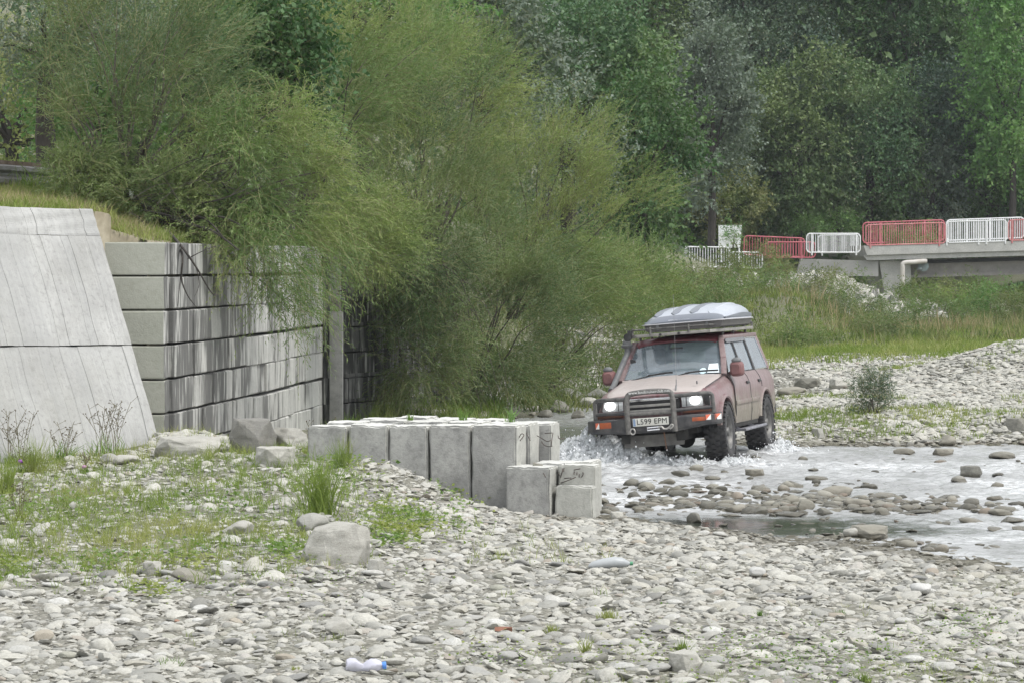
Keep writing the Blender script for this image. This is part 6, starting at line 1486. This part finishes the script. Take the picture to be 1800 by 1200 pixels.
# wheels
def tyre_mesh(R=.425, w=.30):
    mb = MB(); prof = [(-.44*w, R*.60), (-.5*w, R*.68), (-.52*w, R*.82), (-.47*w, R*.94), (-.36*w, R*.985), (0, R), (.36*w, R*.985), (.47*w, R*.94), (.52*w, R*.82), (.5*w, R*.68), (.44*w, R*.60)]
    n = 48; mb.loft([[(x, r*math.cos(2*math.pi*k/n), r*math.sin(2*math.pi*k/n)) for x, r in prof] for k in range(n+1)], closed=False, caps=False)
    for k in range(30):
        a = 2*math.pi*k/30
        for row, (xa, xb) in enumerate(((-.53, -.30), (-.22, -.03), (.03, .22), (.30, .53))):
            M = Matrix.Rotation(a+(.1 if row % 2 else 0), 4, 'X'); hgt = R+.016 if row in (1, 2) else R+.008
            mb.box((xa*w, -.026, R*.93), (xb*w, .026, hgt), M)
    return mb.mesh('tyre')
def rim_mesh(w=.30, R=.25):
    mb = MB(); n = 32; prof = [(.45*w, R), (.40*w, R*.93), (.15*w, R*.88), (.05*w, R*.86), (-.4*w, R*.9)]
    mb.loft([[(x, r*math.cos(2*math.pi*k/n), r*math.sin(2*math.pi*k/n)) for x, r in prof] for k in range(n+1)], closed=False, caps=False)
    mb.tube([(.10*w, 0, 0), (.42*w, 0, 0)], .062, 16)
    for k in range(5):
        M = Matrix.Rotation(2*math.pi*k/5, 4, 'X'); mb.box((.16*w, -.05, .03), (.30*w, .05, R*.92), M)
    mb.tube([(.0, 0, 0), (.02, 0, 0)], R*.88, 24)
    return mb.mesh('rim')
ty, ri = tyre_mesh(), rim_mesh()
for y in (0, 2.85):
    for sx in (1, -1):
        wh = empty('wheel', (sx*.79, y, .405), 0 if sx > 0 else math.pi, car)
        if y == 0: wh.rotation_euler = (0, 0, wh.rotation_euler.z+.03)
        if sx > 0 and y == 0: a = link('tyre', ty, RUBBER, wh); b = link('rim', ri, RIM, wh)
        else:
            c = a.copy(); COL.objects.link(c); c.parent = wh; c = b.copy(); COL.objects.link(c); c.parent = wh
        wh.children[0].rotation_euler = (y*.3+sx, 0, 0)
# roof rack
rk = empty('roof_rack', (0, 0, 0), 0, car)
z0, z1 = 1.865, 1.955; yf, yr = .74, 3.2; xl, xr = -.60, .72
mb = MB(); p_ = [(xl, yf+.08, z0), (xl+.08, yf, z0), (xr-.14, yf, z0), (xr, yf+.35, z0), (xr, yr, z0), (xl, yr, z0)]
for a, b in zip(p_, p_[1:]+p_[:1]): mb.bar(a, b, .03, .045)
mb.build('lower_rail', simple('rack_grey', (.30, .285, .26), (.20, .195, .18), 12, .55), rk, bevel=.004)
mb = MB(); p2 = [(x, y, z1) for x, y, z in p_]
for a, b in zip(p2, p2[1:]+p2[:1]): mb.tube([a, b], .012, 6)
mb.build('upper_rail', BLACKM, rk)
for (x, y) in ((xl, yf+.1), (-.30, yf-.01), (.28, yf-.01), (xr, yf+.4), (xr, 1.9), (xr, 2.6), (xr, yr), (xl, 2.0), (xl, yr)):
    mb = MB(); mb.bar((x, y, z0), (x, y, z1+(.03 if y < .9 else 0)), .03, .02); mb.build('rack_post', BLACKM, rk)
for y in (1.35, 2.1, 3.0):
    for x in (-.60, .64):
        mb = MB(); mb.tube([(x, y, 1.765), (x*1.03, y, z0)], .018, 8); mb.box((x-.03, y-.05, 1.755), (x+.03, y+.05, 1.775)); mb.build('rack_foot', TUBEM, rk)
mb = MB()
for y in (1.1, 1.5, 1.9, 2.3, 2.7, 3.1): mb.bar((xl, y, z0), (xr, y, z0), .03, .02)
mb.build('cross_bars', BLACKM, rk)
mb = MB(); mb.tube([(-.66, yf+.02, 1.86), (-.66, yf+.06, 1.86)], .06, 14); mb.box((-.645, yf-.02, 1.83), (-.60, yf+.04, 1.96)); mb.build('work_lamp', DARKP, rk)
for x in (-.15, .13): mb = MB(); mb.tube([(x, yf-.03, z0), (x, yf-.015, z0)], .02, 8); mb.build('rack_bolt', DARKP, rk)

# roof box, its own thing
bx = empty('roof_box'); bx.matrix_world = CARM @ Matrix.Translation((.165, .86, 1.945)) @ Matrix.Diagonal((1.07, 1.14, .86, 1))
tag(bx, 'silver grey streamlined roof box strapped on the rack of the muddy car', 'roof box')
BOXS = simple('silver_box_plastic', (.40, .43, .48), (.34, .37, .42), 3, .3, spec=.6); BOXD = simple('slate_box_plastic', (.15, .165, .20), (.13, .145, .17), 3, .35, spec=.6); BOXB = simple('dark_box_base', (.09, .085, .085), (.12, .115, .11), 5, .5)
def boxring(y, hw, zb, zt, crown, n=20):
    pts = []
    for k in range(n+1):
        u = -1+2*k/n; s_ = 1-abs(u)**5; pts.append((hw*u*(1 if abs(u) < 1 else 1), y, zb+(zt-zb)*max(0, s_)**.5+crown*(1-u*u)))
    return pts+[(hw, y, zb-.001), (-hw, y, zb-.001)]
Lb = 2.15; prof_ = [(0, .50, .10), (.04, .56, .135), (.18, .585, .20), (.5, .60, .29), (.9, .60, .345), (1.3, .595, .365), (1.7, .58, .35), (2.0, .54, .29), (2.12, .48, .20)]
mb = MB(); mb.loft([[(x, y, z) for x, y, z in boxring(y, hw, .085, zt, .02)] for y, hw, zt in prof_]); lid = mb.build('box_lid', [BOXS, BOXD], bx)
for p in lid.data.polygons:
    if p.center.y < .13 or abs(p.normal.x) > .95: p.material_index = 1
mb = MB(); mb.loft([[(x*hw, y, z) for x, z in ((-1, .08), (1, .08), (.96, -.02), (.86, -.05), (-.86, -.05), (-.96, -.02))] for y, hw, _ in [(0.01, .49, 0)]+[(a, b-.005, c) for a, b, c in prof_[1:]]]); mb.build('box_base', BOXB, bx)
mb = MB(); rim_ = [(-p[1]-.012, p[0], .083) for p in prof_[::-1]]+[(p[1]+.012, p[0]-.01, .083) for p in prof_]
mb.tube(rim_, .011, 6); mb.build('box_seam', simple('pale_seam', (.50, .50, .52), None, 5, .4), bx)
def ztop_(y, u): 
    zt = float(np.interp(y, [p[0] for p in prof_], [p[2] for p in prof_])); return .085+(zt-.085)*(1-abs(u)**5)**.5+.02*(1-u*u)
for u, w in ((-.70, .12), (-.28, .12), (.16, .12), (.58, .10)):
    mb = MB(); rg = []
    for y in (.20, .3, .45, .7, 1.0, 1.3, 1.6, 1.85, 1.98):
        hw = float(np.interp(y, [p[0] for p in prof_], [p[1] for p in prof_])); z = ztop_(y, u); ww = w*(.25 if y in (.20, 1.98) else 1)
        rg.append([(u*hw-ww/2-.012, y, z-.02), (u*hw-ww/2+.01, y, z+.014), (u*hw+ww/2-.01, y, ztop_(y, u+.04)+.012), (u*hw+ww/2+.012, y, z-.02)])
    mb.loft(rg); mb.build('lid_ridge', BOXD if u != .58 else BOXS, bx)
for sx in (-1, 1):
    mb = MB(); rg = [[(sx*(float(np.interp(y, [p[0] for p in prof_], [p[1] for p in prof_]))+.004), y, z) for z in (.115, .115+dz)]+[(sx*.5, y, .115+dz), (sx*.5, y, .115)] for y, dz in ((.15, .01), (.6, .04), (1.1, .07), (1.6, .07), (1.95, .05))]
    mb.loft(rg); mb.build('side_stripe', BOXD, bx)
mb = MB(); mb.prism([(-.20, .008, .105), (.10, .008, .105), (.10, .022, .140), (-.20, .022, .140)], (0, .01, 0)); pl_ = mb.build('badge_plate', simple('badge_white', (.80, .81, .83), None, 5, .4), bx)
txt('AUTOFORMA', .036, 'badge_lettering', simple('badge_grey', (.25, .27, .30), None, 5, .5), bx, Matrix.Translation((-.05, .008, .1225)) @ Matrix.Rotation(rad(-22), 4, 'X') @ FACE, sx=1.1, ext=.001)
for x in (-.36, .34):
    mb = MB(); mb.box((x-.02, -.005, -.02), (x+.02, .012, .10)); mb.build('buckle', GREYP, bx, bevel=.004)

# ------------------------------------------------------------------ the driver
def skinned(name, joints, edges, radii, mats, zcut=None):
    me = bpy.data.meshes.new(name); me.from_pydata(joints, edges, []); o = bpy.data.objects.new(name, me); COL.objects.link(o)
    sk = o.modifiers.new('s', 'SKIN'); sk.use_smooth_shade = True
    for i, r in enumerate(radii):
        me.skin_vertices[0].data[i].radius = (r, r) if not isinstance(r, tuple) else r
        me.skin_vertices[0].data[i].use_root = (i == 0)
    sb = o.modifiers.new('u', 'SUBSURF'); sb.levels = sb.render_levels = 2
    bpy.context.view_layer.update(); m2_ = bpy.data.meshes.new_from_object(o.evaluated_get(bpy.context.evaluated_depsgraph_get())); bpy.data.objects.remove(o)
    m2_.name = name; m2_.materials.clear()
    for m in mats: m2_.materials.append(m)
    m2_.polygons.foreach_set('use_smooth', [True]*len(m2_.polygons)); return m2_
SKIN = simple('skin', (.52, .33, .25), (.46, .28, .21), 6, .6); SHIRT = simple('dark_blue_shirt', (.06, .08, .13), (.045, .06, .10), 8, .85); HAIR = simple('brown_hair', (.06, .042, .03), (.04, .03, .022), 20, .7)
J = [(0, 0, 0), (0, -.02, .20), (0, -.01, .40), (0, -.02, .50), (0, -.035, .60), (0, -.05, .70), (0, -.045, .78),
     (-.19, -.02, .44), (-.24, -.16, .22), (-.12, -.42, .26), (-.10, -.48, .29), (-.10, -.55, .31),
     (.19, -.02, .44), (.30, -.16, .26), (.34, -.32, .44), (.345, -.34, .52), (.345, -.345, .59),
     (-.10, -.02, -.02), (-.13, -.42, .04), (-.13, -.52, -.38), (.10, -.02, -.02), (.13, -.42, .04), (.13, -.52, -.38)]
E_ = [(0, 1), (1, 2), (2, 3), (3, 4), (4, 5), (5, 6), (2, 7), (7, 8), (8, 9), (9, 10), (10, 11), (2, 12), (12, 13), (13, 14), (14, 15), (15, 16), (0, 17), (17, 18), (18, 19), (0, 20), (20, 21), (21, 22)]
Rr = [.14, (.15, .11), (.16, .10), .055, .085, .10, .07, .065, .045, .032, .028, .02, .065, .045, .032, .032, .035, .09, .07, .05, .09, .07, .05]
fb = len(J)
for k, (dx, L_) in enumerate(((-.032, .070), (-.012, .082), (.010, .078), (.030, .062))):      # raised hand, palm to the windscreen
    J += [(.345+dx, -.35, .615), (.345+dx*1.3, -.355, .615+L_*.55), (.345+dx*1.5, -.36, .615+L_)]; a0 = len(J)-3; E_ += [(16, a0), (a0, a0+1), (a0+1, a0+2)]; Rr += [.010, .0092, .008]
J += [(.30, -.35, .575), (.285, -.355, .605)]; E_ += [(16, len(J)-2), (len(J)-2, len(J)-1)]; Rr += [.012, .009]
pm = skinned('body', J, E_, Rr, [SHIRT, SKIN])
for p in pm.polygons:
    c = p.center; p.material_index = 1 if (c.z > .50 and abs(c.x) < .14) or (c.x > .24 and c.z > .38) or (c.x < .0 and c.y < -.36 and c.z > .15) else 0
dr = empty('person'); dr.matrix_world = CARM @ Matrix.Translation((-.36, 1.50, .88)); tag(dr, 'driver in a dark shirt behind the windscreen, raising one open hand', 'person')
link('figure', pm, None, dr)
mb = MB(); bm = bmesh.new(); bmesh.ops.create_uvsphere(bm, u_segments=16, v_segments=10, radius=1)
mb.add([(v.co.x*.098, -.035+v.co.y*.105, .725+v.co.z*.11) for v in bm.verts], [[v.index for v in f.verts] for f in bm.faces if not (f.calc_center_median().y < -.25 and f.calc_center_median().z < .35) and f.calc_center_median().z > -.35], True); bm.free(); mb.build('hair', HAIR, dr)
mb = MB(); mb.prism([(-.012, -.15, .64), (.012, -.15, .64), (0, -.14, .69)], (0, .03, 0)); mb.build('nose', SKIN, dr)
for x in (-.035, .035): mb = MB(); bm = bmesh.new(); bmesh.ops.create_icosphere(bm, subdivisions=1, radius=.011); mb.add([(v.co.x+x, v.co.y-.132, v.co.z+.685) for v in bm.verts], [[v.index for v in f.verts] for f in bm.faces], True); bm.free(); mb.build('eye', DARKP, dr)
mb = MB(); mb.box((-.025, -.142, .612), (.025, -.13, .62)); mb.build('mouth', simple('lips', (.35, .14, .12), None, 5, .6), dr)

# ------------------------------------------------------------------ splash round the wheels
t = NT('white_water'); n_ = t.noise(t.coords('world'), 14, 6, .75)
t.base(t.ramp(n_, [(.38, (.42, .45, .46)), (.6, (.86, .88, .90))]), .35, .5); t.b.inputs['Transmission Weight'].default_value = .25; t.b.inputs['IOR'].default_value = 1.33; t.bump(n_, .8, .03)
tb = t.node('ShaderNodeBsdfTransparent'); ms = t.node('ShaderNodeMixShader'); t.con(t.ramp(t.noise(t.coords('world'), 22, 5, .8), [(.36, 0.), (.50, 1.)]), ms.inputs[0]); t.con(tb.outputs[0], ms.inputs[1]); t.con(t.b.outputs[0], ms.inputs[2]); t.con(ms.outputs[0], t.out.inputs['Surface'])
SPL = t.m
t = NT('droplet'); t.base((.88, .90, .92), .2, .5); DROP = t.m
lumps = [(-1.10, -.55, .40, .28, .30), (-.80, -.72, .35, .25, .30), (-1.45, -.75, .30, .30, .16), (-1.75, -.9, .35, .3, .08), (-.45, -.70, .45, .25, .17), (.0, -.66, .40, .22, .13), (.45, -.62, .40, .2, .12), (1.0, -.38, .22, .18, .12), (1.12, .0, .14, .3, .10), (1.0, 2.55, .22, .16, .12), (1.1, 2.85, .14, .3, .22), (1.3, 3.0, .25, .3, .07), (-1.2, -.1, .25, .5, .22), (1.5, -.3, .5, .3, .04)]
gxs = np.arange(-2.3, 2.1, .022); gys = np.arange(-1.4, 3.6, .022)
mb_r = []
GX, GY = np.meshgrid(gxs, gys); hh = np.zeros_like(GX); env = np.zeros_like(GX)
for x, y, rx, ry, a in lumps:
    g = a*np.exp(-(((GX-x)/rx)**2+((GY-y)/ry)**2)); hh = hh+g; env = np.maximum(env, g)
rid = 1-np.abs(fbm(GX*4.5, GY*4.5, 4, 61))*2.2; rid2 = fbm(GX*11, GY*11, 3, 66)
hh = hh*(.55+.65*rid+.5*rid2)
pw = np.stack([GX, GY, np.zeros_like(GX)], -1).reshape(-1, 3)
Mc = np.array(CARM); XY = pw@Mc[:3, :3].T+Mc[:3, 3]
hh = hh*.78
V = np.c_[XY[:, 0]+rid2.ravel()*.06*env.ravel()/.2, XY[:, 1], np.clip(hh, 0, None).ravel()-.004]
a_, b_ = GX.shape; idx = np.arange(a_*b_).reshape(a_, b_); Q = np.stack([idx[:-1, :-1], idx[:-1, 1:], idx[1:, 1:], idx[1:, :-1]], -1).reshape(-1, 4)
Q = Q[(hh[:-1, :-1].ravel() > .022)]
me = new_mesh('splash', V, quads=Q, smooth=True); o = link('splash', me, SPL); tag(o, kind='stuff')
g = np.random.default_rng(9); DP = []
for x, y, rx, ry, a in lumps:
    n = int(170*a/.2)
    q = np.c_[g.normal(x, rx*.75, n), g.normal(y, ry*.8, n), np.abs(g.normal(0, a*.6, n))+.01]; DP.append(q)
DP = np.concatenate(DP); P = np.c_[DP[:, :2], np.zeros(len(DP))]@Mc[:3, :3].T+Mc[:3, 3]; P[:, 2] = DP[:, 2]
bm = bmesh.new(); bmesh.ops.create_icosphere(bm, subdivisions=1, radius=1); bv = np.array([v.co[:] for v in bm.verts]); bf = np.array([[v.index for v in f.verts] for f in bm.faces]); bm.free()
rs_ = .004+.012*g.random(len(P))**3; V = (bv[None]*rs_[:, None, None]*np.array([1, 1, 1.3])+P[:, None, :]).reshape(-1, 3); T3 = (bf[None]+np.arange(len(P))[:, None, None]*len(bv)).reshape(-1, 3)
me = new_mesh('spray', V, tris=T3, smooth=True); o = link('spray', me, DROP); tag(o, kind='stuff')

# ------------------------------------------------------------------ litter
t = NT('thin_clear_plastic'); t.base((.78, .78, .90), .15, .6); t.b.inputs['Transmission Weight'].default_value = .35; t.b.inputs['IOR'].default_value = 1.2; PLAST = t.m
q = GZ(650, 1188, .34); g_ = float(H(q[0], q[1])); bt = empty('plastic_bottle', (q[0]-.02, q[1], g_+.055)); tag(bt, 'crushed clear plastic bottle with blue cap lying at the lower frame edge', 'bottle')
mb = MB(); rg = []
for x, r, dz in [(-.125, .02, 0), (-.12, .035, 0), (-.10, .042, .004), (-.07, .040, .006), (-.045, .030, -.004), (-.02, .022, -.010), (.0, .032, -.004), (.03, .040, .0), (.06, .038, 0), (.085, .028, .0), (.10, .016, 0)]:
    rg.append([(x+.004*math.sin(3*a), r*math.cos(a)*(1+.18*math.sin(2*a+x*40)), dz+r*math.sin(a)*(1+.12*math.cos(3*a+x*30))) for a in [k*math.pi/10 for k in range(20)]])
mb.loft(rg); mb.build('bottle_body', PLAST, bt)
mb = MB(); mb.tube([(.098, 0, 0), (.122, 0, .002)], .024, 14); mb.build('bottle_cap', simple('blue_cap', (.10, .28, .75), None, 5, .4), bt, bevel=.003)
q = GZ(1075, 996, .26); g_ = float(H(q[0], q[1])); b2 = empty('weathered_bottle', (q[0], q[1], g_+.05), .1); tag(b2, 'long whitish weathered plastic bottle with green cap on the open gravel', 'bottle')
mb = MB(); mb.loft([[(x, r*math.cos(a), r*math.sin(a)+dz) for a in [k*math.pi/8 for k in range(16)]] for x, r, dz in [(-.20, .015, -.02), (-.17, .035, -.015), (-.08, .045, 0), (.02, .05, .01), (.10, .042, .008), (.14, .025, 0), (.16, .014, 0)]]); mb.build('bottle_body', simple('milky_plastic', (.40, .42, .43), (.35, .37, .38), 6, .4), b2)
mb = MB(); mb.tube([(.16, 0, 0), (.185, 0, 0)], .017, 10); mb.build('bottle_cap', simple('green_cap', (.08, .30, .16), None, 5, .5), b2)
q = PX(231, 342, 42.4); b3 = empty('cloth_scrap', tuple(q)); tag(b3, 'scrap of white plastic caught on the stems above the block wall', 'litter')
mb = MB(); mb.add([(-.03, 0, .07), (.03, .01, .06), (.035, -.01, .0), (.0, -.03, -.08), (-.03, .01, -.02)], [(0, 1, 2, 4), (4, 2, 3)]); mb.prism([(-.02, .02, .05), (.02, .02, .04), (.01, .02, -.05)], (0, .02, 0)); mb.build('scrap', WHITEM, b3)
q = GZ(885, 1128, .3); g_ = float(H(q[0], q[1])); b4 = empty('dry_leaf', (q[0], q[1], g_+.05)); tag(b4, 'curled red-brown dry leaf lying on the pale cobbles', 'leaf')
mb = MB(); mb.loft([[(x, -.03*w, .012*math.sin(x*40)+.02), (x, 0, .0+.02*w), (x, .03*w, .015+.02)] for x, w in ((-.06, .1), (-.03, .9), (.0, 1), (.03, .7), (.06, .1))], closed=False, caps=False); mb.build('leaf_blade', simple('red_leaf', (.24, .11, .07), (.18, .08, .05), 10, .7), b4)

# ------------------------------------------------------------------ the damp air over the river
t = NT('haze_air'); vol = t.node('ShaderNodeVolumePrincipled'); vol.inputs['Color'].default_value = (.86, .93, 1.0, 1); vol.inputs['Density'].default_value = .0002
t.n.remove(t.b); t.con(vol.outputs[0], t.out.inputs['Volume'])
mb = MB(); mb.box((-92, -3, -2), (112, 384, 75)); o = mb.build('haze', t.m, auto=False); tag(o, kind='stuff')
